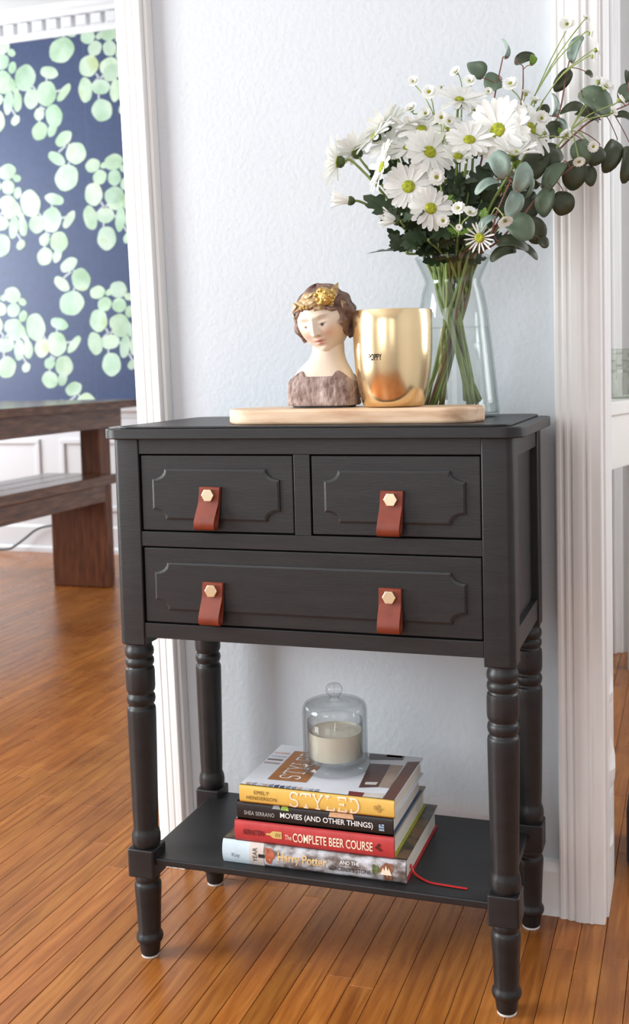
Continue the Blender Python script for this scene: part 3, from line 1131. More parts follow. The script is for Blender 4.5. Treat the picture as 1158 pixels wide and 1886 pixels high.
mb = MB()
cols = []
NT, NP = 110, 150
vs, fs = [], []
for i in range(NT + 1):
    th = PI * i / NT
    for k in range(NP):
        # denser round the face
        t = k / NP * 2 - 1
        ph = PI * (0.55 * t + 0.45 * t ** 3)
        U, Vv, W = head_point(th, ph)
        vs.append(HC + hr * U + hu * Vv + hf * W)
        cols.append(head_color(U, Vv, W))
for i in range(NT):
    for k in range(NP):
        k2 = (k + 1) % NP
        fs.append((i * NP + k, (i + 1) * NP + k, (i + 1) * NP + k2, i * NP + k2))
mb.add(vs, fs)
# neck, chest: a loft of superellipse rings joined to the head
rings = [(TRAY_Z + 0.004, 0.047, 0.027, BX, BY, 3.0), (0.812, 0.0475, 0.0275, BX, BY, 3.0), (0.828, 0.0465, 0.0265, BX, BY, 2.8), (0.838, 0.042, 0.024, BX + 0.001, BY - 0.001, 2.5),
         (0.846, 0.0375, 0.0225, BX + 0.002, BY - 0.001, 2.2), (0.853, 0.0315, 0.0215, BX + 0.004, BY - 0.001, 2.0), (0.860, 0.0262, 0.0205, BX + 0.006, BY, 2.0),
         (0.868, 0.0232, 0.0195, BX + 0.0075, BY - 0.001, 2.0), (0.880, 0.0218, 0.0190, BX + 0.0085, BY - 0.001, 2.0), (0.905, 0.0215, 0.0190, BX + 0.008, BY + 0.0, 2.0)]
NS = 56


def sup(a, rx, ry, e):
    c, s = math.cos(a), math.sin(a)
    return rx * math.copysign(abs(c) ** (2 / e), c), ry * math.copysign(abs(s) ** (2 / e), s)


vs, fs = [], []
for (z, rx, ry, cx, cy, e) in rings:
    for k in range(NS):
        px_, py_ = sup(2 * PI * k / NS, rx, ry, e)
        vs.append(V((cx + px_, cy + py_, z)))
        cols.append(V(srgb(228, 212, 192)))
for i in range(len(rings) - 1):
    for k in range(NS):
        k2 = (k + 1) % NS
        fs.append((i * NS + k, i * NS + k2, (i + 1) * NS + k2, (i + 1) * NS + k))
fs.append(tuple(range(NS - 1, -1, -1)))
fs.append(tuple((len(rings) - 1) * NS + k for k in range(NS)))
mb.add(vs, fs)
org = world_loc(bust)
me = bpy.data.meshes.new('head_and_neck')
me.from_pydata([p - org for p in mb.v] if isinstance(mb.v[0], Vector) else [tuple(V(p) - org) for p in mb.v], [], mb.f)
me.materials.append(SKIN)
me.polygons.foreach_set('use_smooth', [True] * len(me.polygons))
ca = me.color_attributes.new('paint', 'FLOAT_COLOR', 'POINT')
for i, c in enumerate(cols):
    ca.data[i].color = (c[0], c[1], c[2], 1)
bm = bmesh.new()
bm.from_mesh(me)
bmesh.ops.recalc_face_normals(bm, faces=bm.faces)
bm.to_mesh(me)
bm.free()
link(bpy.data.objects.new('head_and_neck', me), bust)

# tunic: thick, roughly carved, with a scooped square neckline
mb = MB()
vs, fs = [], []
NS2, NZ = 120, 26
grid = {}
for j in range(NZ + 1):
    for k in range(NS2):
        a = 2 * PI * k / NS2
        front = max(0, -math.sin(a))
        # top edge: low in the middle of the chest, high on the shoulders
        cx_n = math.cos(a)
        top = 0.849 - 0.0045 * abs(cx_n) ** 2 * 0 if front <= 0 else 0.849
        side = min(1, abs(cx_n) / 0.60)
        if math.sin(a) < 0:
            top = 0.8365 + (0.8440 - 0.8365) * (lambda q: q * q * (3 - 2 * q))(min(1, max(0, (side - 0.55) / 0.45))) - 0.016 * max(0, (abs(cx_n) - 0.62) / 0.38) ** 1.5
        else:
            top = 0.852 - 0.022 * max(0, (abs(cx_n) - 0.60) / 0.40) ** 1.5
        z = TRAY_Z + 0.003 + (top - TRAY_Z - 0.003) * j / NZ
        # section at that height
        for (r0, r1) in zip(rings, rings[1:]):
            if r0[0] <= z <= r1[0]:
                t = (z - r0[0]) / (r1[0] - r0[0])
                rr_ = [r0[q] + (r1[q] - r0[q]) * t for q in range(1, 6)]
                break
        else:
            rr_ = list(rings[0][1:6])
        px_, py_ = sup(a, rr_[0], rr_[1], rr_[4])
        p = V((rr_[2] + px_, rr_[3] + py_, z))
        n = V((px_ / rr_[0] ** 2, py_ / rr_[1] ** 2, 0)).normalized()
        d = 0.0026 + 0.0024 * noise.noise(V((p.x * 210, p.y * 210, p.z * 70))) + 0.0020 * noise.noise(V((p.x * 430, p.y * 430, p.z * 240)))
        if j == 0:
            d -= 0.0012
        vs.append(p + n * d)
for j in range(NZ):
    for k in range(NS2):
        k2 = (k + 1) % NS2
        fs.append((j * NS2 + k, j * NS2 + k2, (j + 1) * NS2 + k2, (j + 1) * NS2 + k))
# turn the rim inwards
base_i = len(vs)
for k in range(NS2):
    p = vs[NZ * NS2 + k]
    vs.append(V((BX + (p.x - BX) * 0.86, BY + (p.y - BY) * 0.86, p.z - 0.002)))
for k in range(NS2):
    k2 = (k + 1) % NS2
    fs.append((NZ * NS2 + k, NZ * NS2 + k2, base_i + k2, base_i + k))
mb.add(vs, fs)
mb.build('tunic', TUNIC, bust, smooth=True)
MB().prism([(BX + a, BY + c) for a, c in [sup(2 * PI * k / 40, 0.0435, 0.0245, 3.2) for k in range(40)]],
           lambda a, c: (a, c, TRAY_Z), lambda a, c: (a, c, TRAY_Z + 0.005)).build('dark_base', mat('black_base', (0.02, 0.018, 0.018), 0.6, var=0.1), bust)

# hair: thick wavy mass open at the face
mb = MB()
NT, NP = 60, 90
vs, fs, keep = [], [], {}
for i in range(NT + 1):
    th = PI * i / NT
    for k in range(NP):
        ph = 2 * PI * k / NP
        u, w_, v = math.sin(th) * math.sin(ph), math.sin(th) * math.cos(ph), math.cos(th)
        sc = 1 + 0.05 * math.sin(9 * ph + 5 * v) * (1 - abs(v)) + 0.035 * math.sin(17 * v + 3 * ph)
        U, Vv, W = u * 0.0425 * sc, v * 0.0495 * sc, w_ * 0.0455 * sc - 0.004
        if v < -0.1:
            U *= 1 - 0.22 * (-v - 0.1)
        vs.append(HC + hr * U + hu * Vv + hf * W)
        keep[(i, k)] = (U, Vv, W)
for i in range(NT):
    for k in range(NP):
        k2 = (k + 1) % NP
        U, Vv, W = keep[(i, k)]
        hairline = 0.0265 - 0.75 * max(0, abs(U) - 0.010) ** 1.0 * 0.6
        if W > 0.004 - 0.010 * (Vv < -0.02) and Vv < hairline and abs(U) < 0.0335 + 0.15 * max(0, -Vv) * 0:
            continue
        if Vv < -0.033:
            continue
        fs.append((i * NP + k, (i + 1) * NP + k, (i + 1) * NP + k2, i * NP + k2))
mb.add(vs, fs)
o = mb.build('hair', HAIR, bust, smooth=True)
md = o.modifiers.new('solid', 'SOLIDIFY')
md.thickness = 0.006
md.offset = -1.0
md = o.modifiers.new('soft', 'SUBSURF')
md.levels = 1
md.render_levels = 1


def leaf_blade(L, W_, curl=0.25, fold=0.15, n=6, thick=0.0008, pointy=True):
    """leaf in local x (length) / y (width), slightly folded and curled; closed thin solid"""
    top = []
    for i in range(n + 1):
        t = i / n
        if pointy:
            hw = W_ * math.sin(PI * t ** 0.75) * (1 - 0.25 * t)
        else:
            hw = W_ * max(0.0, math.sin(PI * min(1, 0.04 + 0.96 * t))) ** 0.55
        xx = L * t
        zz = -curl * L * t * t
        top.append([(xx, -hw, zz + fold * hw), (xx, 0, zz), (xx, hw, zz + fold * hw)])
    vs, fs = [], []
    for lay in (0, 1):
        for r in top:
            for p in r:
                vs.append((p[0], p[1], p[2] - lay * thick))
    m_ = (n + 1) * 3
    for i in range(n):
        for j in range(2):
            a = i * 3 + j
            fs.append((a, a + 3, a + 4, a + 1))
            fs.append((m_ + a, m_ + a + 1, m_ + a + 4, m_ + a + 3))
        fs.append((i * 3, m_ + i * 3, m_ + i * 3 + 3, i * 3 + 3))
        fs.append((i * 3 + 2, i * 3 + 5, m_ + i * 3 + 5, m_ + i * 3 + 2))
    return vs, fs


def mesh_from(name, vs, fs, m, smooth=True):
    me = bpy.data.meshes.new(name)
    me.from_pydata([tuple(p) for p in vs], [], fs)
    me.materials.append(m)
    if smooth:
        me.polygons.foreach_set('use_smooth', [True] * len(me.polygons))
    bm = bmesh.new()
    bm.from_mesh(me)
    bmesh.ops.remove_doubles(bm, verts=bm.verts, dist=1e-7)
    bmesh.ops.recalc_face_normals(bm, faces=bm.faces)
    bm.to_mesh(me)
    bm.free()
    return me


def frame(loc, xdir, zdir):
    x = V(xdir).normalized()
    z = V(zdir)
    z = (z - x * z.dot(x)).normalized()
    y = z.cross(x)
    return Matrix(((x.x, y.x, z.x, loc[0]), (x.y, y.y, z.y, loc[1]), (x.z, y.z, z.z, loc[2]), (0, 0, 0, 1)))


def put(name, me, parent, loc, xdir, zdir, s=1.0):
    o = bpy.data.objects.new(name, me)
    link(o, parent)
    M_ = frame(V(loc) - world_loc(parent), xdir, zdir)
    o.matrix_local = M_ @ Matrix.Diagonal((s, s, s, 1)) if not isinstance(s, tuple) else M_ @ Matrix.Diagonal((*s, 1))
    return o


wl = mesh_from('wreath_leaf', *leaf_blade(0.031, 0.0076, 0.12, 0.2, 6, 0.0012), LEAFGOLD)
for (ang, v0, dirn, up_, s) in ((-1.05, 0.026, (1, 0.25), 0, 1.0), (-0.75, 0.030, (1, 0.05), 0, 1.0), (-0.40, 0.032, (1, 0.1), 0, 1.05), (-0.05, 0.030, (1, 0.18), 0, 1.0),
                                (0.28, 0.030, (1, -0.25), 0, 1.0), (0.62, 0.030, (0.55, -0.9), 0, 0.9), (-1.15, 0.022, (0.5, -0.9), 0, 0.85), (0.10, 0.036, (1, 0.3), 0, 0.9),
                                (0.95, 0.030, (0.7, 0.6), 0, 0.9), (-0.30, 0.037, (1, 0.35), 0, 0.8), (0.40, 0.030, (-0.9, -0.35), 0, 0.8), (1.25, 0.024, (0.3, -0.9), 0, 0.8)):
    rad = math.sqrt(max(0.1, 1 - (v0 / 0.0495) ** 2))
    nrm = hr * (math.sin(ang) * rad) + hf * (math.cos(ang) * rad) + hu * (v0 / 0.0495) * 0.6
    p = HC + hr * (math.sin(ang) * rad * 0.0450) + hf * (math.cos(ang) * rad * 0.0475 - 0.003) + hu * v0
    tang = hr * math.cos(ang) - hf * math.sin(ang)
    put('wreath_leaf', wl, bust, p - tang * 0.008 * dirn[0] * s, tang * dirn[0] + hu * dirn[1], nrm, s)
mb = MB()
rc = HC + hr * 0.024 + hf * 0.030 + hu * 0.036
r2 = random.Random(3)
for k in range(64):
    d = V((r2.gauss(0, 1), r2.gauss(0, 1), r2.gauss(0, 1))).normalized()
    mb.sphere(rc + d * r2.uniform(0.008, 0.0140), r2.uniform(0.0018, 0.0034), 7, 5)
mb.sphere(rc, 0.0115, 12, 8)
mb.build('rosette', GILT, bust, smooth=True)
mb = MB()
bc = HC + hf * 0.0405 + hu * 0.0285 - hr * 0.005
for k in range(9):
    mb.sphere(bc + hr * r2.uniform(-0.006, 0.006) + hu * r2.uniform(-0.002, 0.003), r2.uniform(0.0012, 0.002), 7, 5)
mb.build('gilt_berries', GILT, bust, smooth=True)

# ================================================================== VASE AND BOUQUET
VX, VY = 0.4285, 0.1685
VZ = ZTOP
vase = thing('glass_vase', 'clear glass vase with flared rim and water behind the gold cup', 'vase', (VX, VY, VZ))
CLEAR = glass_mat('clear_glass', (0.992, 0.996, 0.994), (0.62, 0.68, 0.66), edge_pow=0.17)
vo = [(0.030, 0.0), (0.058, 0.0), (0.0625, 0.003), (0.0635, 0.008), (0.0615, 0.030), (0.0580, 0.065), (0.0540, 0.105), (0.0490, 0.150), (0.0440, 0.178), (0.0405, 0.188), (0.0395, 0.192),
      (0.0405, 0.197), (0.0450, 0.208), (0.0500, 0.218), (0.0535, 0.2265)]
vi = [(r - 0.0022, max(z, 0.006)) for r, z in vo]
prof = [(0.001, VZ)] + [(r, VZ + z) for r, z in vo] + [(0.0530, VZ + 0.2278), (0.0518, VZ + 0.2268)] + [(r, VZ + z) for r, z in reversed(vi)][1:] + [(0.001, VZ + 0.006)]
MB().lathe(prof, (VX, VY), 64, caps=False).build('glass_body', CLEAR, vase, smooth=True)
WATER = glass_mat('water', (0.985, 0.992, 0.988), (0.88, 0.92, 0.90), ior=1.33, edge_pow=0.25)
wz = 0.128
wi = [(r - 0.0006, z + 0.0004) for r, z in vi if z < wz]
MB().lathe([(0.001, VZ + 0.0066)] + [(r, VZ + z) for r, z in wi] + [(0.0485, VZ + wz), (0.001, VZ + wz)], (VX, VY), 48, caps=False).build('water', WATER, vase, smooth=False)

PETAL = bpy.data.materials.new('white_petal')
PETAL.use_nodes = True
nt = PETAL.node_tree
bs = nt.nodes['Principled BSDF']
bs.inputs['Base Color'].default_value = (0.86, 0.86, 0.82, 1)
bs.inputs['Roughness'].default_value = 0.55
bs.inputs['Specular IOR Level'].default_value = 0.25
tcn = nt.nodes.new('ShaderNodeTexCoord')
wv = nt.nodes.new('ShaderNodeTexNoise')
wv.inputs['Scale'].default_value = 5
nt.links.new(tcn.outputs['Object'], wv.inputs['Vector'])
cr = ramp(nt, wv.outputs['Fac'], [(0.3, (0.90, 0.90, 0.86)), (0.6, (0.95, 0.95, 0.93))])
nt.links.new(cr, bs.inputs['Base Color'])
tl = nt.nodes.new('ShaderNodeBsdfTranslucent')
tl.inputs['Color'].default_value = (0.86, 0.87, 0.78, 1)
mx = nt.nodes.new('ShaderNodeMixShader')
mx.inputs[0].default_value = 0.28
nt.links.new(bs.outputs[0], mx.inputs[1])
nt.links.new(tl.outputs[0], mx.inputs[2])
nt.links.new(mx.outputs[0], nt.nodes['Material Output'].inputs['Surface'])
DISC = mat('daisy_centre', srgb(150, 158, 22), 0.7, stops=[(0.3, srgb(112, 128, 10)), (0.55, srgb(166, 172, 30)), (0.75, srgb(196, 190, 50))], vscale=220, bump=1.0, bscale=420, bdist=0.002)
DISC_S = mat('button_centre', srgb(170, 170, 40), 0.7, var=0.25, vscale=300, bump=0.8, bscale=600, bdist=0.001)
CALYX = mat('dark_calyx', srgb(66, 84, 40), 0.6, var=0.4, vscale=150)
STEM = mat('green_stem', srgb(122, 142, 76), 0.5, var=0.25, vscale=40)
STEM_PALE = mat('pale_green_stem', srgb(150, 166, 96), 0.5, var=0.2, vscale=40)
STEM_RED = mat('reddish_twig', srgb(130, 84, 70), 0.55, var=0.3, vscale=60)
MUM = mat('dark_green_leaf', srgb(44, 62, 34), 0.45, var=0.35, vscale=60, bump=0.4, bscale=120, bdist=0.001)
FRESH = mat('fresh_green_leaf', srgb(104, 140, 40), 0.5, var=0.25, vscale=60)
EUC_PALE = mat('glaucous_leaf', srgb(138, 158, 146), 0.5, var=0.14, vscale=50, bump=0.2, bscale=90)
EUC_MID = mat('grey_green_leaf', srgb(96, 114, 92), 0.5, var=0.16, vscale=50, bump=0.2, bscale=90)
EUC_SHADED = mat('shaded_olive_leaf', srgb(62, 70, 48), 0.48, var=0.2, vscale=50, bump=0.2, bscale=90)  # older leaf's deeper green, with the shade on these leaves painted in


def petal_mesh(name, width, notch, bend):
    vs, fs = [], []
    n = 6
    for i in range(n + 1):
        t = i / n
        hw = width * (0.35 + 0.65 * math.sin(PI * min(1, t * 0.62 + 0.10))) * (1 if t < 0.86 else (1 - ((t - 0.86) / 0.14) ** 2 * 0.55))
        z = bend * t * t
        xm = t - (notch if i == n else 0)
        vs += [(t - (0.015 if i == n else 0), -hw, z + 0.22 * hw), (xm, 0, z), (t - (0.015 if i == n else 0), hw, z + 0.22 * hw)]
    for i in range(n):
        for j in range(2):
            a = i * 3 + j
            fs.append((a, a + 3, a + 4, a + 1))
    return mesh_from(name, vs, fs, PETAL)


PETALS = [petal_mesh('petal', 0.150, 0.03, -0.10), petal_mesh('petal', 0.135, 0.0, 0.04), petal_mesh('petal', 0.160, 0.05, -0.18)]
NARROW = [petal_mesh('petal', 0.075, 0.02, -0.05), petal_mesh('petal', 0.065, 0.0, 0.05)]


def catmull(pts, k=6):
    pts = [V(p) for p in pts]
    out = []
    for i in range(len(pts) - 1):
        p0, p1, p2, p3 = pts[max(i - 1, 0)], pts[i], pts[i + 1], pts[min(i + 2, len(pts) - 1)]
        for q in range(k):
            t = q / k
            out.append(0.5 * ((2 * p1) + (p2 - p0) * t + (2 * p0 - 5 * p1 + 4 * p2 - p3) * t * t + (3 * p1 - p0 - 3 * p2 + p3) * t ** 3))
    out.append(pts[-1])
    return out


fr_ = random.Random(21)


def vase_path(target):
    """points of a stem inside the vase: crossing at the waist, foot on the far side from the head"""
    d = V((target.x - VX, target.y - VY, 0))
    s = 1 if d.x > 0 else -1
    q = min(1, abs(d.x) / 0.15)
    foot = V((VX - s * (0.022 + 0.020 * q) + fr_.uniform(-0.008, 0.008), VY + fr_.uniform(-0.026, 0.026), VZ + 0.0125 + fr_.uniform(0, 0.012)))
    waist = V((VX + s * 0.010 * q + fr_.uniform(-0.012, 0.012), VY + fr_.uniform(-0.020, 0.018), VZ + 0.150 + fr_.uniform(0, 0.01)))
    k = min(1.0, 0.040 / max(d.length, 1e-4))
    rim = V((VX + d.x * k * (0.55 + 0.35 * q) + fr_.uniform(-0.004, 0.004), VY + d.y * k * 0.8 + fr_.uniform(-0.004, 0.004), VZ + 0.222))
    return [foot, waist, rim]


def img_dir(a, b, c):
    """direction from (right, up, towards the viewer) components"""
    return (CAM_R * a + CAM_U * b - CAM_F * c).normalized()


# lobed chrysanthemum leaf, length 1 along x
out_r = [(0.0, 0.02), (0.12, 0.05), (0.22, 0.20), (0.30, 0.16), (0.34, 0.10), (0.44, 0.30), (0.55, 0.33), (0.57, 0.16), (0.68, 0.27), (0.78, 0.24), (0.79, 0.13), (0.90, 0.12), (1.0, 0.0)]
vs = [(x_, 0, -0.12 * x_ * x_) for x_, _ in out_r] + [(x_, y_, 0.10 * y_ - 0.12 * x_ * x_) for x_, y_ in out_r] + [(x_, -y_, 0.10 * y_ - 0.12 * x_ * x_) for x_, y_ in out_r]
n = len(out_r)
fs = []
for i in range(n - 1):
    fs += [(i, i + 1, n + i + 1, n + i), (i, 2 * n + i, 2 * n + i + 1, i + 1)]
LOBED = mesh_from('leaf', vs, fs, MUM, smooth=False)
FERNY = mesh_from('leaf', vs, fs, FRESH, smooth=False)

# eucalyptus leaves, unit length: broad, a little egg-shaped and wavy, dished along the midrib
def euc_leaf(seed):
    vs, fs = [(0.46, 0, -0.02)], []
    n = 20
    q = random.Random(seed)
    p1, p2 = q.uniform(0, 6.28), q.uniform(0, 6.28)
    for ring in (0.5, 1.0):
        for k in range(n):
            a = 2 * PI * k / n
            w_ = 1 + 0.035 * math.sin(3 * a + p1) + 0.02 * math.sin(5 * a + p2)
            xx = 0.5 - 0.5 * math.cos(a) * (w_ if 2 < k < n - 2 else 1)
            yy = 0.5 * math.sin(a) * w_ * (1.06 - 0.16 * xx)
            xx = 0.46 + (xx - 0.46) * ring
            yy *= ring
            vs.append((xx, yy, 0.14 * abs(yy * 2) ** 1.5 - 0.16 * (xx * 2 - 0.9) ** 2 + 0.03 * math.sin(3 * a + p2) * ring))
    for k in range(n):
        k2 = (k + 1) % n
        fs.append((0, 1 + k, 1 + k2))
        fs.append((1 + k, 1 + n + k, 1 + n + k2, 1 + k2))
    vs2 = [(p[0], p[1], p[2] - 0.012) for p in vs]
    m_ = len(vs)
    fs2 = [tuple(m_ + i for i in reversed(f)) for f in fs]
    rim_f = [(1 + n + k, m_ + 1 + n + k, m_ + 1 + n + (k + 1) % n, 1 + n + (k + 1) % n) for k in range(n)]
    return vs + vs2, fs + fs2 + rim_f


EUC = {k: [mesh_from('leaf', *euc_leaf(q), m) for q in (1, 2, 3)] for k, m in (('p', EUC_PALE), ('m', EUC_MID), ('d', EUC_SHADED), ('g', FRESH))}


def daisy(px, py, y, rpx, nrm, label, cup=0.12, n=21, disc=0.27, narrow=False, leaves=2, bud=False):
    C_ = at(px, py, y)
    scale = (C_ - CAM_POS).dot(CAM_F) / FPX
    R_ = rpx * scale * 1.18
    N = img_dir(*nrm)
    vp = vase_path(C_)
    root = thing('daisy', label, 'daisy', vp[0], 'daisies in the bouquet')
    e = C_ - N * (0.010 if not bud else 0.008)
    mid = (vp[2] + e) / 2 + V((0, 0, 0.012)) - N * 0.008
    path = catmull(vp + [mid, e - N * 0.014, e], 5)
    k = len(path)
    MB().tube(path, [0.0026 - 0.0010 * i / k for i in range(k)], 7).build('stem', STEM, root, smooth=True)
    rd = R_ * disc * 0.86
    # calyx
    me_v = []
    T1 = N.orthogonal().normalized()
    T2 = N.cross(T1)

    def ringed(prof, m, nm, seg=14, sm=True):
        mb = MB()
        vs, fs = [], []
        for (r, h) in prof:
            for q in range(seg):
                a = 2 * PI * q / seg
                vs.append(C_ + (T1 * math.cos(a) + T2 * math.sin(a)) * r + N * h)
        for i in range(len(prof) - 1):
            for q in range(seg):
                q2 = (q + 1) % seg
                fs.append((i * seg + q, i * seg + q2, (i + 1) * seg + q2, (i + 1) * seg + q))
        fs.append(tuple(range(seg)))
        fs.append(tuple((len(prof) - 1) * seg + q for q in range(seg)))
        mb.add(vs, fs)
        return mb.build(nm, m, root, smooth=sm)
    ringed([(0.0022, -0.0105), (rd * 0.70, -0.0085), (rd * 0.98, -0.0050), (rd * 0.92, -0.0012)], CALYX, 'calyx')
    if not bud:
        ringed([(rd * 0.9, -0.001), (rd * 1.0, 0.0008), (rd * 0.92, 0.0022), (rd * 0.7, 0.0033), (rd * 0.4, 0.0036), (rd * 0.12, 0.0030)], DISC, 'disc', 18)
    lr = random.Random(int(px * 7 + py))
    base_rot = lr.uniform(0, 6)
    for q in range(n):
        a = base_rot + 2 * PI * (q + lr.uniform(-0.18, 0.18)) / n
        lift = cup + lr.uniform(-0.10, 0.10) + (0.10 if q % 2 else 0)
        rad = T1 * math.cos(a) + T2 * math.sin(a)
        xd = rad * math.cos(lift) + N * math.sin(lift)
        zd = N * math.cos(lift) - rad * math.sin(lift)
        st = C_ + rad * rd * 0.72 + N * (0.0003 * (q % 2) - 0.0006)
        ln = (R_ - rd * 0.72) * lr.uniform(0.92, 1.06)
        if bud:
            ln = R_ * lr.uniform(0.9, 1.1)
        pm_ = lr.choice(NARROW if narrow else PETALS)
        o = put('petal', pm_, root, st, xd, zd, (ln, ln if not bud else ln * 0.8, ln))
    for q in range(leaves):
        i = int(k * lr.uniform(0.50, 0.72))
        p = path[i]
        d = (img_dir(lr.uniform(-1, 1), lr.uniform(-0.2, 0.9), lr.uniform(-0.1, 0.8)))
        s = lr.uniform(0.030, 0.046)
        put('leaf', LOBED, root, p, d, img_dir(lr.uniform(-0.6, 0.6), 0.5, 0.9), s)
    return root, path


daisies = [
    (752, 344, 0.075, 40, (-0.10, 0.10, 1.0), 'open white daisy facing straight out, left of the lower pair in the bouquet', 0.08, 22, 0.30),
    (793, 384, 0.070, 36, (0.10, 0.05, 1.0), 'lowest fully open white daisy in the bouquet, bright yellow-green centre', 0.10, 19, 0.30),
    (791, 280, 0.095, 43, (0.30, 0.30, 0.9), 'large white daisy in the middle of the bouquet turned slightly right', 0.12, 22, 0.29),
    (752, 272, 0.105, 40, (-0.15, 0.75, 0.62), 'white daisy tipped upward beside the middle daisy, thin crescent of centre showing', 0.12, 21, 0.26),
    (916, 240, 0.105, 54, (-0.42, 0.05, 0.9), 'largest white daisy at right of the bouquet with petals sweeping right', 0.14, 24, 0.26),
    (864, 258, 0.085, 40, (0.0, 0.55, 0.82), 'white daisy between the middle daisy and the largest one, tipped upward', 0.14, 21, 0.28),
    (622, 298, 0.115, 42, (-0.93, 0.12, -0.28), 'leftmost open white daisy seen from behind with dark calyx', 0.30, 20, 0.27),
    (656, 280, 0.140, 40, (-0.45, 0.80, -0.35), 'white daisy just above the leftmost one seen from its back', 0.35, 20, 0.27),
    (704, 308, 0.090, 44, (-0.88, 0.25, 0.22), 'white daisy in profile facing left above the dark lobed leaf', 0.20, 22, 0.26),
    (712, 236, 0.150, 42, (-0.50, 0.78, -0.30), 'white daisy at upper left of the bouquet showing green calyx', 0.30, 21, 0.22),
    (748, 228, 0.135, 40, (-0.10, 0.88, 0.30), 'white daisy facing the ceiling above the middle left of the bouquet', 0.20, 21, 0.25),
    (846, 184, 0.150, 43, (0.05, 0.72, 0.62), 'topmost large white daisy in the bouquet with tiny centre', 0.20, 22, 0.20),
    (978, 236, 0.125, 48, (0.62, 0.25, 0.60), 'white daisy in profile facing right behind the largest daisy', 0.05, 22, 0.24),
    (946, 283, 0.090, 42, (0.05, 0.60, 0.45), 'white daisy half hidden behind the pale eucalyptus leaves', 0.55, 20, 0.24),
    (843, 289, 0.090, 30, (0.0, 0.55, 0.70), 'small half-open white daisy cupped upward under the right-hand blooms', 0.50, 18, 0.30),
    (883, 438, 0.075, 25, (-0.25, -0.15, 0.9), 'small ragged white daisy with thin petals just above the vase rim', 0.25, 17, 0.36),
    (789, 312, 0.100, 28, (0.35, -0.15, 0.8), 'small white daisy half covered between the centre bloom and button flower', 0.12, 17, 0.34),
    (818, 240, 0.150, 36, (-0.2, 0.55, 0.7), 'white daisy set back in shade between the upper blooms', 0.15, 20, 0.26),
    (690, 250, 0.125, 42, (-0.62, 0.62, 0.30), 'white daisy facing up and left above the profile daisy', 0.12, 22, 0.24),
    (776, 238, 0.125, 40, (-0.05, 0.60, 0.72), 'white daisy just above the middle bloom, its centre partly covered', 0.14, 22, 0.24),
    (722, 268, 0.118, 38, (-0.35, 0.55, 0.65), 'white daisy between the profile daisy and the upward-tipped one', 0.14, 22, 0.24),
    (880, 205, 0.165, 38, (0.1, 0.75, 0.5), 'white daisy behind and above the largest daisy', 0.15, 20, 0.24),
]
daisy_paths = []
for i, (px, py, y, r, n_, lab, cup, cnt, dsc) in enumerate(daisies):
    root, pth = daisy(px, py, y, r, n_, lab, cup, cnt, dsc, narrow=(i == 15))
    daisy_paths.append(pth)
daisy(640, 369, 0.085, 26, (-0.97, 0.12, 0.15), 'closed white daisy bud at far left on a long bare stem', 1.28, 14, 0.34, bud=True, leaves=0)
daisy(726, 405, 0.080, 24, (-0.95, 0.10, 0.25), 'plump closed white daisy bud close to the vase rim', 1.32, 14, 0.42, bud=True, leaves=1)

# two conspicuous lobed leaves on the left, on their own leafy shoots
for (b0, b1, y, nrm, lab) in (((742, 408), (671, 352), 0.080, (0.2, 0.5, 0.85), 'leafy chrysanthemum shoot with a dark lobed leaf below the left daisies'),
                              ((752, 462), (674, 458), 0.085, (0.0, 0.95, 0.3), 'leafy chrysanthemum shoot with a flat dark leaf beside the vase rim'),
                              ((790, 440), (850, 410), 0.085, (0.1, 0.5, 0.85), 'leafy chrysanthemum shoot with dark leaves in front of the vase neck'),
                              ((840, 400), (800, 330), 0.130, (0.1, 0.2, 0.95), 'leafy chrysanthemum shoot filling the middle of the bouquet'),
                              ((900, 400), (880, 320), 0.140, (0.0, 0.2, 0.95), 'leafy chrysanthemum shoot filling the space under the right daisies'),
                              ((770, 430), (745, 380), 0.100, (0.1, 0.3, 0.95), 'leafy chrysanthemum shoot directly under the two front daisies'),
                              ((820, 380), (845, 320), 0.115, (-0.1, 0.2, 0.95), 'leafy chrysanthemum shoot in the dark gap right of the front daisies'),
                              ((860, 360), (905, 300), 0.125, (0.0, 0.1, 0.95), 'leafy chrysanthemum shoot below the largest daisy'),
                              ((870, 440), (835, 400), 0.105, (0.1, 0.2, 0.95), 'leafy chrysanthemum shoot low in the middle above the vase rim'),
                              ((940, 380), (985, 280), 0.165, (-0.1, 0.2, 0.95), 'leafy chrysanthemum shoot behind the pale eucalyptus')):
    p0, p1 = at(*b0, y), at(*b1, y)
    vp = vase_path(p0)
    root = thing('leafy_shoot', lab, 'foliage', vp[0], 'leafy shoots in the bouquet')
    path = catmull(vp + [p0 - V((0, 0, 0.004)), p0], 5)
    MB().tube(path, 0.0018, 6).build('stem', STEM, root, smooth=True)
    L_ = (p1 - p0).length
    put('leaf', LOBED, root, p0, p1 - p0, img_dir(*nrm), L_)
    lr = random.Random(b0[0])
    for q in range(3):      # small leaves caught in the vase neck
        i = int(len(path) * (0.36 + 0.05 * q))
        d = V((VX - path[i].x, VY - path[i].y, 0)) * 0.8 + V((lr.uniform(-0.01, 0.01), lr.uniform(-0.01, 0.01), 0.03))
        put('leaf', LOBED, root, path[i], d, img_dir(lr.uniform(-0.5, 0.5), 0.2, 0.9), lr.uniform(0.020, 0.028))
    for q in range(9):
        i = int(len(path) * (0.50 + 0.48 * q / 9))
        i = min(i, len(path) - 1)
        put('leaf', LOBED, root, path[i], img_dir(lr.uniform(-1, 1), lr.uniform(-0.1, 1), lr.uniform(-0.3, 0.7)), img_dir(lr.uniform(-0.5, 0.5), 0.4, 0.9), lr.uniform(0.028, 0.045))


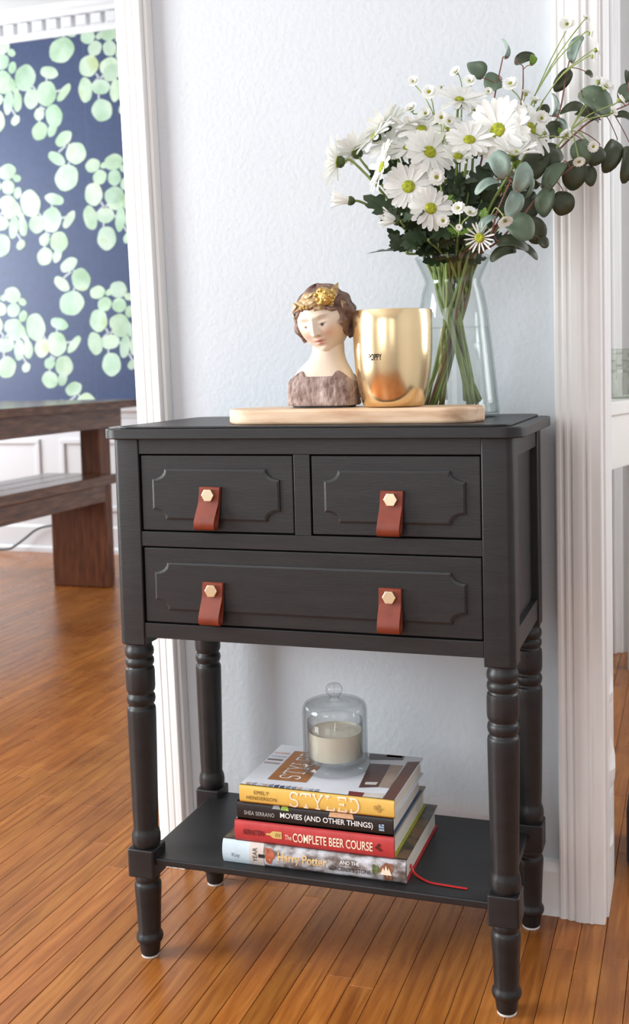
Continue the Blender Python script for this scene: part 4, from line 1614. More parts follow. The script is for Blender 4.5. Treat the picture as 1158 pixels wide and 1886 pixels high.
def button_mesh(name, n, wd_, cup):
    """small double flower: two rows of short petals in one mesh"""
    vs, fs = [], []
    for row, (ln, lf, cnt) in enumerate(((1.0, cup, n), (0.74, cup + 0.45, n - 3))):
        for q in range(cnt):
            a = 2 * PI * (q + 0.5 * row) / cnt
            ca_, sa_ = math.cos(a), math.sin(a)
            b0 = len(vs)
            for (t, hw) in ((0.18, 0.08), (0.6, wd_), (0.9, wd_ * 0.9), (1.0, wd_ * 0.35)):
                rr_, h = t * ln * math.cos(lf), t * ln * math.sin(lf)
                vs.append((rr_ * ca_ - hw * sa_, rr_ * sa_ + hw * ca_, h))
                vs.append((rr_ * ca_ + hw * sa_, rr_ * sa_ - hw * ca_, h))
            for i in range(3):
                fs.append((b0 + 2 * i, b0 + 2 * i + 1, b0 + 2 * i + 3, b0 + 2 * i + 2))
    return mesh_from(name, vs, fs, PETAL)


BTN = [button_mesh('flower_head', 13, 0.21, 0.15), button_mesh('flower_head', 12, 0.24, 0.35)]
vs, fs = [], []
for (r, h) in ((0.05, -0.42), (0.30, -0.30), (0.34, -0.08), (0.25, 0.02)):
    for q in range(10):
        vs.append((r * math.cos(2 * PI * q / 10), r * math.sin(2 * PI * q / 10), h))
for i in range(3):
    for q in range(10):
        q2 = (q + 1) % 10
        fs.append((i * 10 + q, i * 10 + q2, (i + 1) * 10 + q2, (i + 1) * 10 + q))
BTN_CUP = mesh_from('cup', vs, fs, STEM_PALE)
vs, fs = [], []
for (r, h) in ((0.30, 0.02), (0.28, 0.14), (0.18, 0.22), (0.05, 0.25)):
    for q in range(10):
        vs.append((r * math.cos(2 * PI * q / 10), r * math.sin(2 * PI * q / 10), h))
for i in range(3):
    for q in range(10):
        q2 = (q + 1) % 10
        fs.append((i * 10 + q, i * 10 + q2, (i + 1) * 10 + q2, (i + 1) * 10 + q))
fs.append(tuple(30 + q for q in range(10)))
BTN_DISC = mesh_from('disc', vs, fs, DISC_S)


def spray(node, y0, heads, lab, ferny=3):
    nd = at(*node, y0)
    vp = vase_path(nd)
    root = thing('feverfew_spray', lab, 'flower spray', vp[0], 'sprays of small button flowers')
    path = catmull(vp + [(vp[2] + nd) / 2 + V((0, 0, 0.008)), nd], 5)
    MB().tube(path, [0.0018 - 0.0006 * i / len(path) for i in range(len(path))], 6).build('stem', STEM_PALE, root, smooth=True)
    lr = random.Random(int(node[0]))
    for (px, py, y, rpx, nrm) in heads:
        c = at(px, py, y)
        s = rpx * (c - CAM_POS).dot(CAM_F) / FPX
        N = img_dir(*nrm)
        e = c - N * s * 0.4
        br = catmull([nd, (nd + e) / 2 - N * s * 0.6 + V((0, 0, 0.006)), e - N * s * 0.5, e], 4)
        MB().tube(br, 0.0009, 5).build('branch', STEM_PALE, root, smooth=True)
        t1 = N.orthogonal()
        h = put('flower_head', lr.choice(BTN), root, c, t1, N, s)
        for me_, nm in ((BTN_DISC, 'disc'), (BTN_CUP, 'cup')):
            o = bpy.data.objects.new(nm, me_)
            link(o, h)
    for q in range(ferny):
        i = int(len(path) * lr.uniform(0.72, 0.98))
        put('leaf', FERNY, root, path[min(i, len(path) - 1)], img_dir(lr.uniform(-1, 1), lr.uniform(-0.2, 1), lr.uniform(0, 0.6)), img_dir(lr.uniform(-0.4, 0.4), 0.5, 0.8), lr.uniform(0.012, 0.022))
    return root


FW = (0, 0.15, 1)
spray((800, 215), 0.155, [(761, 151, 0.16, 12, (-0.3, 0.2, 0.9)), (790, 170, 0.15, 15, (-0.2, 0.2, 0.95)), (757, 201, 0.15, 14, (-0.5, 0.5, 0.7)), (783, 210, 0.14, 13, FW)],
      'button flower spray at upper left of the bouquet with four small blooms')
spray((850, 190), 0.190, [(839, 133, 0.19, 12, (-0.5, 0.3, 0.5)), (865, 150, 0.18, 13, (-0.3, 0.3, 0.9)), (899, 169, 0.17, 9, FW), (812, 160, 0.19, 7, (0, 0.8, 0.5))],
      'button flower spray rising behind the topmost daisy')
spray((815, 260), 0.110, [(812, 217, 0.11, 14, FW), (826, 224, 0.10, 14, (0.3, 0.1, 0.9)), (826, 248, 0.09, 6, FW)],
      'button flower spray with two touching blooms in the middle of the bouquet')
spray((812, 345), 0.078, [(803, 327, 0.066, 16, (0.1, 0, 1))], 'single button flower directly right of the front daisy')
spray((845, 430), 0.072, [(844, 384, 0.068, 14, (-0.3, 0.3, 0.9)), (865, 392, 0.064, 14, (0.2, 0.5, 0.8)), (815, 407, 0.062, 13, (0.1, 0.0, 1)), (845, 419, 0.060, 7, (0, 0.2, 1))],
      'button flower spray hanging low in front of the dark foliage', 5)
spray((905, 395), 0.075, [(929, 405, 0.062, 16, (0.2, -0.75, 0.5))], 'single nodding button flower on an arched stem under the pale leaves', 2)
spray((965, 200), 0.200, [(940, 155, 0.19, 16, (-0.3, 0.4, 0.85)), (968, 172, 0.20, 13, (0.2, 0.8, 0.4)), (925, 190, 0.18, 12, FW), (985, 186, 0.20, 12, (0.1, 0.7, 0.6))],
      'button flower spray along the top right above the largest daisy')
spray((985, 175), 0.215, [(1044, 46, 0.215, 16, (-0.2, 0.15, 0.95)), (1079, 34, 0.225, 10, (0.4, 0.3, 0.6)), (1086, 62, 0.22, 11, (0.8, -0.2, 0.2))],
      'tall button flower spray reaching highest against the white casing', 2)
spray((1000, 185), 0.205, [(1098, 92, 0.21, 14, (0.85, 0.2, 0.25)), (1092, 104, 0.205, 12, (0.9, 0.0, 0.2))], 'button flower spray with two blooms seen from the side near the casing edge', 2)
spray((985, 255), 0.130, [(996, 219, 0.12, 16, (0.2, 0.1, 0.97)), (1004, 245, 0.125, 12, (0.7, 0.3, 0.4)), (1043, 247, 0.13, 13, (-0.5, 0.6, 0.4))],
      'button flower spray right beside the petals of the rightmost daisy')
spray((1050, 240), 0.170, [(1115, 160, 0.18, 16, (0.3, 0.4, 0.7)), (1102, 150, 0.19, 14, (0.1, 0.7, 0.5)), (1141, 184, 0.18, 14, (0.7, 0.5, 0.3)), (1128, 206, 0.17, 11, (0.5, 0.3, 0.6)), (1092, 270, 0.15, 11, (0, -0.3, 0.9)),
                             (1066, 297, 0.14, 12, (0.0, -0.7, 0.5))],
      'button flower spray among the rightmost eucalyptus leaves', 3)


def euc(stem, y0, y1, leaves, lab, twigs=()):
    """stem: image spots from the vase outwards; leaves: (px, py, depth, length px, width px, pointing angle, tone, tilt)"""
    k = len(stem)
    pts = [at(q[0], q[1], y0 + (y1 - y0) * i / max(1, k - 1)) for i, q in enumerate(stem)]
    vp = vase_path(pts[0])
    root = thing('eucalyptus_branch', lab, 'eucalyptus', vp[0], 'eucalyptus branches in the bouquet')
    path = catmull(vp + pts, 5)
    n_ = len(path)
    MB().tube(path, [0.0022 - 0.0013 * i / n_ for i in range(n_)], 6).build('stem', STEM_RED, root, smooth=True)
    for (px, py, y, L_, W_, ang, tone, tilt) in leaves:
        c = at(px, py, y)
        sc = (c - CAM_POS).dot(CAM_F) / FPX
        a = math.radians(ang)
        tr = random.Random(int(px * 3 + py))
        d = img_dir(math.cos(a), math.sin(a), tr.uniform(-0.25, 0.25))
        base = c - d * (L_ * sc / 2)
        near = min(path[n_ // 2:], key=lambda q: (q - base).length)
        MB().tube(catmull([near, (near + base) / 2 + V((0, 0, 0.002)), base, base + d * 0.003], 3), 0.0007, 5).build('leaf_stalk', STEM_RED, root, smooth=True)
        Nn = img_dir(tilt[0], tilt[1], 1.0)
        put('leaf', tr.choice(EUC[tone]), root, base, d, Nn, (L_ * sc, W_ * sc, L_ * sc))
    return root


euc([(880, 330), (900, 240), (912, 170), (926, 105)], 0.175, 0.205,
    [(877, 127, 0.19, 40, 38, 120, 'm', (0.2, 0.2)), (908, 152, 0.195, 34, 46, 200, 'm', (0.1, 0.5)), (932, 88, 0.205, 42, 22, 95, 'p', (2.0, 0.2))],
    'eucalyptus sprig rising above the topmost daisy with two round grey-green leaves')
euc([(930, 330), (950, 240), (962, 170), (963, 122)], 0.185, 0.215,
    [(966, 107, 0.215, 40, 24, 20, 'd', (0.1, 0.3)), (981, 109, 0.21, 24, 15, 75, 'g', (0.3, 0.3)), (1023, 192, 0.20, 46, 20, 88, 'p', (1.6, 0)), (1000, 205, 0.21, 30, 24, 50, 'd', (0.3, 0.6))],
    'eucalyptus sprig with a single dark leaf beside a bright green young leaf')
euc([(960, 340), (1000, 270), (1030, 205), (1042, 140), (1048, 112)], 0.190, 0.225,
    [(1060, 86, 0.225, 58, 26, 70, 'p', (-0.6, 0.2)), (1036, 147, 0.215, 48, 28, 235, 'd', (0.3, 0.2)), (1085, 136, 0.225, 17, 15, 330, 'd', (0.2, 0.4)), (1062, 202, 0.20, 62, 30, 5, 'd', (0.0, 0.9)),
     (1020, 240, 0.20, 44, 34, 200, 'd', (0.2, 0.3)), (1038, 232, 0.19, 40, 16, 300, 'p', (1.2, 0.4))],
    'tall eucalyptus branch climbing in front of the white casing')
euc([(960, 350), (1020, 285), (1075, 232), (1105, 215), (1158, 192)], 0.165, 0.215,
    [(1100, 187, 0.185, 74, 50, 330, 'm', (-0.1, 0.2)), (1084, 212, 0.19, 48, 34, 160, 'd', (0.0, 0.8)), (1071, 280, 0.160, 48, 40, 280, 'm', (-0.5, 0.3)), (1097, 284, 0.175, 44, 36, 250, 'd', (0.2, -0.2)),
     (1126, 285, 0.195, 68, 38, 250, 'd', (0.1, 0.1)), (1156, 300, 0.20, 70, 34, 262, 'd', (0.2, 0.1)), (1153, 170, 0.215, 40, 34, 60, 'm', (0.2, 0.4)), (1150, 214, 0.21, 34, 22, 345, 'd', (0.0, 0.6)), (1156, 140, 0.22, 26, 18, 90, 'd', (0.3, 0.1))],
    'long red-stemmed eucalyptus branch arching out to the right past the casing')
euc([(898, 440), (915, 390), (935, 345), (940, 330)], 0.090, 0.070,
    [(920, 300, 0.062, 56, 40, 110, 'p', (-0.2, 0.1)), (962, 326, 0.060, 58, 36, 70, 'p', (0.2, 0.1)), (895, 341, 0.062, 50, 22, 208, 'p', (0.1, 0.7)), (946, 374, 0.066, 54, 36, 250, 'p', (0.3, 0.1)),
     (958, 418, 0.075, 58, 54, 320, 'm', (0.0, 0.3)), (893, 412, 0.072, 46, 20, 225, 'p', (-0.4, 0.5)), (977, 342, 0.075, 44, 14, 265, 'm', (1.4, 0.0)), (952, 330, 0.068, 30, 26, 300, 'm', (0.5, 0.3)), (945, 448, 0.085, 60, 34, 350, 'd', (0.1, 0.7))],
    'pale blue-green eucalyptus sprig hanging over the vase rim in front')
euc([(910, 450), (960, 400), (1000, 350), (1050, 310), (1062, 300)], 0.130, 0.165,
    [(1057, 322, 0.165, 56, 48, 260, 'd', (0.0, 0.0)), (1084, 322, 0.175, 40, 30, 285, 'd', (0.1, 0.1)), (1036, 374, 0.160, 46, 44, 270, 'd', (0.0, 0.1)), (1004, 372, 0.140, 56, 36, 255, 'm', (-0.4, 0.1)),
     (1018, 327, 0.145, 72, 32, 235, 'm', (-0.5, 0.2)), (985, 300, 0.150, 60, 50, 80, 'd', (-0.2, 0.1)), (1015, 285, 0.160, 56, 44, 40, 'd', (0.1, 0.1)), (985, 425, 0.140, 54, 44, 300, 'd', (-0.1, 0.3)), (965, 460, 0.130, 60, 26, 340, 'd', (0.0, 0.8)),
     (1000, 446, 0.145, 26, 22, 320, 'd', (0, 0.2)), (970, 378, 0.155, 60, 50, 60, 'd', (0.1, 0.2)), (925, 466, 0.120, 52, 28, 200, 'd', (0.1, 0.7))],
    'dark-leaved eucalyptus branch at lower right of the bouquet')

# ================================================================== BOOKS ON THE LOW SHELF
SH = 0.1530
PAGES = mat('page_edges', srgb(205, 200, 188), 0.8, var=0.10, vscale=30, stretch=(1, 1, 40), bump=0.6, bscale=40, bdist=0.0006, bstretch=(0.5, 0.5, 40))
WHITEINK = mat('white_ink', (0.85, 0.84, 0.82), 0.5, var=0.02)
CREAMINK = mat('cream_ink', srgb(244, 226, 200), 0.5, var=0.02)


def book(x0, x1, y0, y1, z0, z1, rz, label, board, cover, spine_m, top_m=None, hard=0.0022, bulge=0.0015):
    """closed book lying flat, spine towards the viewer along x"""
    root = thing('book', label, 'book', ((x0 + x1) / 2, y0, z0), 'stacked books on the low shelf')
    e = 0.0035
    c = MB()
    # the two boards and the rounded spine, one wrapped cover; slot 0 boards, slot 1 spine
    c.box(x0, x1, y0 + 0.002, y1, z0, z0 + hard, 0)
    c.box(x0, x1, y0 + 0.002, y1, z1 - hard, z1, 2)
    n = 8
    out = [(y0 + 0.002 - (bulge + 0.002) * math.sin(PI * k / n) ** 0.6, z0 + (z1 - z0) * k / n) for k in range(n + 1)]
    inn = [(y0 + 0.0042, z1), (y0 + 0.0042, z0)]
    c.prism(out + inn, lambda a, b_: (x0, a, b_), lambda a, b_: (x1, a, b_), 1)
    co = c.build('cover', [board, spine_m, top_m or cover], root, auto=40)
    MB().box(x0 + e, x1 - e, y0 + 0.0042, y1 - e, z0 + hard, z1 - hard).build('pages', PAGES, root)
    return root


def spine_place(b, x0, z0, y, u0, v0):
    return lambda u, v: (x0 + u0 + u, y, z0 + v0 + v)


# --- bottom: tall illustrated hardback
bx0, bx1, by0, by1, bz0, bz1 = 0.1190, 0.3860, 0.0045, 0.1960, SH, SH + 0.0335
JACKET = mat('illustrated_jacket', (0.4, 0.4, 0.42), 0.35, stops=[(0.26, srgb(62, 52, 46)), (0.42, srgb(120, 110, 106)), (0.55, srgb(186, 186, 190)), (0.68, srgb(206, 210, 216))],
             vscale=42, stretch=(1, 1, 1.6))
JTOP = mat('jacket_front_art', (0.1, 0.08, 0.06), 0.3, stops=[(0.30, srgb(34, 26, 22)), (0.48, srgb(70, 58, 44)), (0.60, srgb(112, 92, 66)), (0.75, srgb(150, 70, 50))], vscale=38)
REDCLOTH = mat('red_book_cloth', srgb(168, 30, 34), 0.55, var=0.12, vscale=60)
b1 = book(bx0, bx1, by0, by1, bz0, bz1, 0, 'thick illustrated hardback with pale blue spine end and red ribbon, bottom of the stack', REDCLOTH, JTOP, JACKET, JTOP, bulge=0.0035)
L, H = bx1 - bx0, bz1 - bz0
ys = by0 - 0.0040
PALEBLUE = mat('pale_blue_band', srgb(196, 214, 224), 0.4, var=0.04, vscale=60)
BEIGEBAND = mat('beige_band', srgb(206, 196, 188), 0.4, var=0.06, vscale=60)


def spine_curve(y0, bulge, z0, z1):
    def f(z):
        t = max(0.0, min(1.0, (z - z0) / (z1 - z0)))
        return y0 + 0.002 - (bulge + 0.002) * math.sin(PI * t) ** 0.6 - 0.00025
    return f


def band(parent, m, nm, x0, x1, z0, z1, fy, n=8, shift=0.0):
    mb = MB()
    vs = []
    for k in range(n + 1):
        z = z0 + (z1 - z0) * k / n
        vs += [(x0, fy(z) - shift, z), (x1, fy(z) - shift, z)]
    mb.add(vs, [(2 * k, 2 * k + 1, 2 * k + 3, 2 * k + 2) for k in range(n)])
    return mb.build(nm, m, parent, smooth=True)


fy = spine_curve(by0, 0.0035, bz0, bz1)
band(b1, PALEBLUE, 'spine_band', bx0 + 0.0002, bx0 + L * 0.155, bz0 + 0.0005, bz1 - 0.0005, fy)
band(b1, BEIGEBAND, 'spine_band', bx0 + L * 0.155, bx0 + L * 0.235, bz0 + 0.0005, bz1 - 0.0005, fy)


def blob(parent, m, nm, xc, zc_, rx, rz, fyy, seed):
    q = random.Random(seed)
    p1 = q.uniform(0, 6)
    mb = MB()
    pts = []
    for k in range(22):
        a = 2 * PI * k / 22
        w_ = 1 + 0.16 * math.sin(3 * a + p1) + 0.10 * math.sin(5 * a + 2 * p1)
        z = min(max(zc_ + rz * w_ * math.sin(a), bz0 + 0.0006), bz1 - 0.0006)
        pts.append((xc + rx * w_ * math.cos(a), fyy(z) - 0.0003, z))
    mb.add([(xc, fyy(zc_) - 0.0003, zc_)] + pts, [(0, 1 + k, 1 + (k + 1) % 22) for k in range(22)])
    return mb.build(nm, m, parent)


blob(b1, mat('russet_print', srgb(172, 92, 66), 0.4, var=0.4, vscale=160), 'spine_picture', bx0 + L * 0.268, bz0 + 0.018, 0.0068, 0.0115, fy, 1)
blob(b1, mat('russet_print_dark', srgb(132, 84, 58), 0.4, var=0.45, vscale=160), 'spine_picture', bx0 + L * 0.905, bz0 + 0.0165, 0.0085, 0.0125, fy, 2)
blob(b1, mat('green_print', srgb(92, 104, 66), 0.4, var=0.5, vscale=200), 'spine_picture', bx0 + L * 0.845, bz0 + 0.018, 0.0055, 0.0065, fy, 3)


def on_spine(bx, fyy, u0, z0, shift=0.0006):
    return lambda u, v: (bx + u0 + u, fyy(z0 + v) - shift, z0 + v)


GOLDINK = mat('gold_foil', srgb(232, 200, 140), 0.35, metallic=0.2, var=0.2, vscale=100)
INKGREY = mat('grey_ink', srgb(120, 132, 142), 0.5, var=0.05)
INKDARK = mat('dark_ink', srgb(40, 30, 26), 0.5, var=0.1)
lettering('author_lettering', 'Kay', INKGREY, b1, on_spine(bx0, fy, L * 0.055, bz0 + 0.009), L * 0.045, 0.0075)


def rot_spine(bx, fyy, u0, z0, w_):
    # reads upwards along the spine's height
    return lambda u, v: (bx + u0 + w_ - v, fyy(z0 + u) - 0.0006, z0 + u)


lettering('year_lettering', 'YEAR', INKDARK, b1, rot_spine(bx0, fy, L * 0.165, bz0 + 0.007, 0.009), 0.020, 0.0065)
lettering('year_lettering', '1', INKDARK, b1, rot_spine(bx0, fy, L * 0.205, bz0 + 0.014, 0.010), 0.005, 0.0095)
lettering('title_lettering', 'Harry Potter', GOLDINK, b1, on_spine(bx0, fy, L * 0.315, bz0 + 0.0085, 0.0008), L * 0.27, 0.0165, bold=0.015, spacing=0.95)
lettering('title_lettering', 'AND THE', WHITEINK, b1, on_spine(bx0, fy, L * 0.655, bz0 + 0.0195, 0.0008), L * 0.105, 0.0048, bold=0.01)
lettering('title_lettering', "SORCERER'S STONE", INKDARK, b1, on_spine(bx0, fy, L * 0.595, bz0 + 0.0095, 0.0008), L * 0.225, 0.0062, bold=0.01)
mb = MB()
for (a, c_) in ((0.885, 0.018), (0.90, 0.021), (0.915, 0.018)):
    xx = bx0 + L * a
    mb.add([(xx - 0.004, fy(bz0 + 0.012) - 0.0009, bz0 + 0.012), (xx + 0.004, fy(bz0 + 0.012) - 0.0009, bz0 + 0.012), (xx, fy(bz0 + c_ + 0.004) - 0.0009, bz0 + c_ + 0.004)], [(0, 1, 2)])
mb.build('emblem', CREAMINK, b1)
# ribbon bookmark lying on the shelf
rb = catmull([(0.3830, 0.040, SH + 0.012), (0.3880, 0.036, SH + 0.004), (0.396, 0.030, SH + 0.0012), (0.4144, 0.0185, SH + 0.0008), (0.4412, 0.0150, SH + 0.0010), (0.4670, 0.0140, SH + 0.0006)], 5)
mb = MB()
vs = []
for i, p in enumerate(rb):
    d = (rb[min(i + 1, len(rb) - 1)] - rb[max(i - 1, 0)])
    n_ = V((-d.y, d.x, 0)).normalized() * 0.0022
    vs += [p + n_, p - n_, p + n_ + V((0, 0, 0.0004)), p - n_ + V((0, 0, 0.0004))]
fs = []
for i in range(len(rb) - 1):
    a = 4 * i
    fs += [(a, a + 4, a + 5, a + 1), (a + 2, a + 3, a + 7, a + 6), (a, a + 2, a + 6, a + 4), (a + 1, a + 5, a + 7, a + 3)]
mb.add(vs, fs)
mb.build('ribbon_bookmark', mat('red_ribbon', srgb(200, 26, 24), 0.45, var=0.1, vscale=200), b1, smooth=True)

# --- second: red course book
cx0, cx1, cy0, cy1, cz0, cz1 = 0.1385, 0.3705, 0.0030, 0.1880, bz1, bz1 + 0.0305
REDBOOK = mat('salmon_red_cover', srgb(186, 58, 58), 0.5, var=0.12, vscale=50)
GREENEND = mat('lime_endpaper', srgb(158, 160, 50), 0.6, var=0.1, vscale=60)
b2 = book(cx0, cx1, cy0, cy1, cz0, cz1, 0, 'worn salmon red book with lime green back board, second from the bottom of the stack', GREENEND, REDBOOK, REDBOOK, mat('grey_book_top', srgb(150, 146, 138), 0.6, var=0.1),
          bulge=0.0012)
L, H = cx1 - cx0, cz1 - cz0
fy = spine_curve(cy0, 0.0012, cz0, cz1)
DKRED = mat('dark_red_ink', srgb(92, 22, 26), 0.5, var=0.1)
lettering('author_lettering', 'BERNSTEIN', DKRED, b2, on_spine(cx0, fy, L * 0.060, cz0 + 0.0115), L * 0.135, 0.0075, bold=0.01)
lettering('title_lettering', 'The', CREAMINK, b2, on_spine(cx0, fy, L * 0.328, cz0 + 0.0105), L * 0.042, 0.0070)
lettering('title_lettering', 'COMPLETE BEER COURSE', CREAMINK, b2, on_spine(cx0, fy, L * 0.378, cz0 + 0.0085), L * 0.495, 0.0125, bold=0.012)
mb = MB()
zc = cz0 + 0.0155
for pts in ([(0.208, -0.0012), (0.232, -0.0012), (0.232, 0.0012), (0.208, 0.0012)], [(0.232, -0.0014), (0.252, -0.0050), (0.308, -0.0050), (0.308, 0.0050), (0.252, 0.0050), (0.232, 0.0014)]):
    mb.add([(cx0 + L * a, fy(zc + c_) - 0.0006, zc + c_) for a, c_ in pts], [tuple(range(len(pts)))])
mb.build('bottle_picture', mat('mustard_print', srgb(214, 186, 110), 0.5, var=0.08), b2)
mb = MB()
for k in range(3):
    a = 0.268 + 0.012 * k
    mb.add([(cx0 + L * a, fy(zc) - 0.0009, zc - 0.0026), (cx0 + L * (a + 0.003), fy(zc) - 0.0009, zc - 0.0026), (cx0 + L * (a + 0.007), fy(zc) - 0.0009, zc + 0.0026), (cx0 + L * (a + 0.004), fy(zc) - 0.0009, zc + 0.0026)], [(0, 1, 2, 3)])
mb.build('bottle_label', DKRED, b2)
mb = MB()
for (a, c_, r) in ((0.900, 0.0150, 0.0028), (0.912, 0.0185, 0.0022), (0.918, 0.0120, 0.0022)):
    mb.add([(cx0 + L * a + r * math.cos(2 * PI * q / 9), fy(cz0 + c_) - 0.0006, cz0 + c_ + r * math.sin(2 * PI * q / 9)) for q in range(9)], [tuple(range(9))])
mb.build('emblem', DKRED, b2)

# --- third: black movie book
dx0, dx1, dy0, dy1, dz0, dz1 = 0.1420, 0.3690, 0.0050, 0.1690, cz1, cz1 + 0.0265
BLACKBOOK = mat('black_gloss_cover', srgb(34, 30, 30), 0.35, var=0.2, vscale=40)
b3 = book(dx0, dx1, dy0, dy1, dz0, dz1, 0, 'black book with bold white capitals on its spine, second from the top of the stack', mat('blue_back_board', srgb(30, 62, 104), 0.4, var=0.2), BLACKBOOK, BLACKBOOK, BLACKBOOK, hard=0.0014,
          bulge=0.0006)
L, H = dx1 - dx0, dz1 - dz0
fy = spine_curve(dy0, 0.0006, dz0, dz1)
lettering('author_lettering', 'SHEA SERRANO', mat('silver_ink', srgb(170, 168, 166), 0.5, var=0.03), b3, on_spine(dx0, fy, L * 0.050, dz0 + 0.0085), L * 0.200, 0.0058, bold=0.008, spacing=1.05)
lettering('title_lettering', 'MOVIES (AND OTHER THINGS)', WHITEINK, b3, on_spine(dx0, fy, L * 0.288, dz0 + 0.0070), L * 0.590, 0.0098, bold=0.012)
mb = MB()
for (a, z_, w_, h_) in ((0.915, 0.0068, 0.0075, 0.0028), (0.915, 0.0108, 0.0025, 0.0050), (0.926, 0.0108, 0.0048, 0.0022), (0.932, 0.0138, 0.0034, 0.0024)):
    x_ = dx0 + L * a
    mb.add([(x_, fy(dz0 + z_) - 0.0006, dz0 + z_), (x_ + w_, fy(dz0 + z_) - 0.0006, dz0 + z_), (x_ + w_, fy(dz0 + z_ + h_) - 0.0006, dz0 + z_ + h_), (x_, fy(dz0 + z_ + h_) - 0.0006, dz0 + z_ + h_)], [(0, 1, 2, 3)])
mb.build('emblem', mat('pale_blue_ink', srgb(150, 176, 200), 0.5, var=0.05), b3)
mb = MB()
for i, (a0, a1, zz0, zz1) in enumerate(((0.235, 0.29, 0.0205, 0.0255), (0.29, 0.345, 0.0200, 0.0255), (0.60, 0.76, 0.0185, 0.0250))):
    mb.add([(dx0 + L * a0, fy(dz0 + zz0) - 0.0005, dz0 + zz0), (dx0 + L * a1, fy(dz0 + zz0) - 0.0005, dz0 + zz0), (dx0 + L * (a1 - 0.01), fy(dz0 + zz1) - 0.0005, dz0 + zz1), (dx0 + L * (a0 + 0.01), fy(dz0 + zz1) - 0.0005, dz0 + zz1)], [(0, 1, 2, 3)], i)
mb.build('spine_picture', [mat('grey_patch', srgb(150, 156, 156), 0.5, var=0.1), mat('green_patch', srgb(150, 178, 60), 0.5, var=0.3, vscale=200), mat('peach_patch', srgb(206, 160, 120), 0.5, var=0.15, vscale=150)], b3)

# --- top: yellow-spined decorating book
ex0, ex1, ey0, ey1, ez0, ez1 = 0.1480, 0.3722, 0.0010, 0.1680, dz1, dz1 + 0.0250
YELLOW = mat('mustard_yellow_spine', srgb(226, 184, 92), 0.4, var=0.04, vscale=60)
COVERW = mat('white_gloss_cover', srgb(214, 216, 222), 0.28, var=0.04, vscale=20)
b4 = book(ex0, ex1, ey0, ey1, ez0, ez1, 0, 'glossy book with a mustard yellow spine on top of the stack', COVERW, COVERW, YELLOW, COVERW, bulge=0.0002)
L, H = ex1 - ex0, ez1 - ez0
fy = spine_curve(ey0, 0.0002, ez0, ez1)
BROWNINK = mat('brown_ink', srgb(96, 70, 40), 0.5, var=0.05)
lettering('author_lettering', 'EMILY', BROWNINK, b4, on_spine(ex0, fy, L * 0.100, ez0 + 0.0140), L * 0.100, 0.0052, spacing=1.1)
lettering('author_lettering', 'HENDERSON', BROWNINK, b4, on_spine(ex0, fy, L * 0.050, ez0 + 0.0060), L * 0.200, 0.0052, spacing=1.1)


def arc(cx, cy, rx, ry, a0, a1, n=10):
    return [(cx + rx * math.cos(math.radians(a0 + (a1 - a0) * i / n)), cy + ry * math.sin(math.radians(a0 + (a1 - a0) * i / n))) for i in range(n + 1)]


def slab_serif_strokes():
    """thin slab-serif capitals S T Y L E D, each in its own cell of a 6 x 1 strip"""
    out = []
    w_ = 1.0

    def cell(i, strokes):
        for s in strokes:
            out.append([((i + 0.10 + 0.80 * p[0]), p[1]) for p in s])
    cell(0, [arc(0.5, 0.74, 0.38, 0.26, 25, 235, 12) + arc(0.5, 0.26, 0.40, 0.26, 55, -150, 14)[0:], [(0.86, 0.98), (0.86, 0.80)], [(0.12, 0.02), (0.12, 0.20)]])
    cell(1, [[(0.5, 0), (0.5, 1)], [(0.0, 0.98), (1.0, 0.98)], [(0.0, 0.98), (0.0, 0.82)], [(1.0, 0.98), (1.0, 0.82)], [(0.25, 0.02), (0.75, 0.02)]])
    cell(2, [[(0.08, 0.98), (0.5, 0.45)], [(0.92, 0.98), (0.5, 0.45)], [(0.5, 0.45), (0.5, 0)], [(-0.05, 0.98), (0.25, 0.98)], [(0.75, 0.98), (1.05, 0.98)], [(0.25, 0.02), (0.75, 0.02)]])
    cell(3, [[(0.25, 0), (0.25, 1)], [(0.05, 0.98), (0.5, 0.98)], [(0.05, 0.02), (0.95, 0.02)], [(0.95, 0.02), (0.95, 0.22)]])
    cell(4, [[(0.2, 0), (0.2, 1)], [(0.02, 0.98), (0.92, 0.98)], [(0.92, 0.98), (0.92, 0.80)], [(0.02, 0.02), (0.95, 0.02)], [(0.95, 0.02), (0.95, 0.22)], [(0.2, 0.52), (0.68, 0.52)], [(0.68, 0.62), (0.68, 0.42)]])
    cell(5, [[(0.2, 0), (0.2, 1)], [(0.02, 0.98), (0.45, 0.98)] + arc(0.45, 0.5, 0.52, 0.48, 90, -90, 12) + [(0.02, 0.02)]])
    return out


ST = slab_serif_strokes()
sx_, sz_ = L * 0.465 / 6, 0.0200
ribbon_letters('title_lettering', ST, CREAMINK, b4, lambda u, v: (ex0 + L * 0.325 + u * sx_, fy(ez0 + 0.0022 + v * sz_) - 0.0006, ez0 + 0.0022 + v * sz_), 0.115)
mb = MB()
for (a, c_, r) in ((0.885, 0.0135, 0.0026), (0.905, 0.0100, 0.0024), (0.905, 0.0155, 0.0020), (0.925, 0.0120, 0.0012)):
    mb.add([(ex0 + L * a + r * math.cos(2 * PI * q / 9), fy(ez0 + c_) - 0.0006, ez0 + c_ + 1.2 * r * math.sin(2 * PI * q / 9)) for q in range(9)], [tuple(range(9))])
mb.build('emblem', mat('faint_brown_ink', srgb(178, 140, 76), 0.5, var=0.1), b4)
# front cover photograph: flat printed shapes
zt = ez1 + 0.0003


def flat(m, nm, quad, dz=0.0, kind=None):
    mb = MB()
    mb.add([(a, b_, zt + dz) for a, b_ in quad], [tuple(range(len(quad)))])
    return mb.build(nm, m, b4)


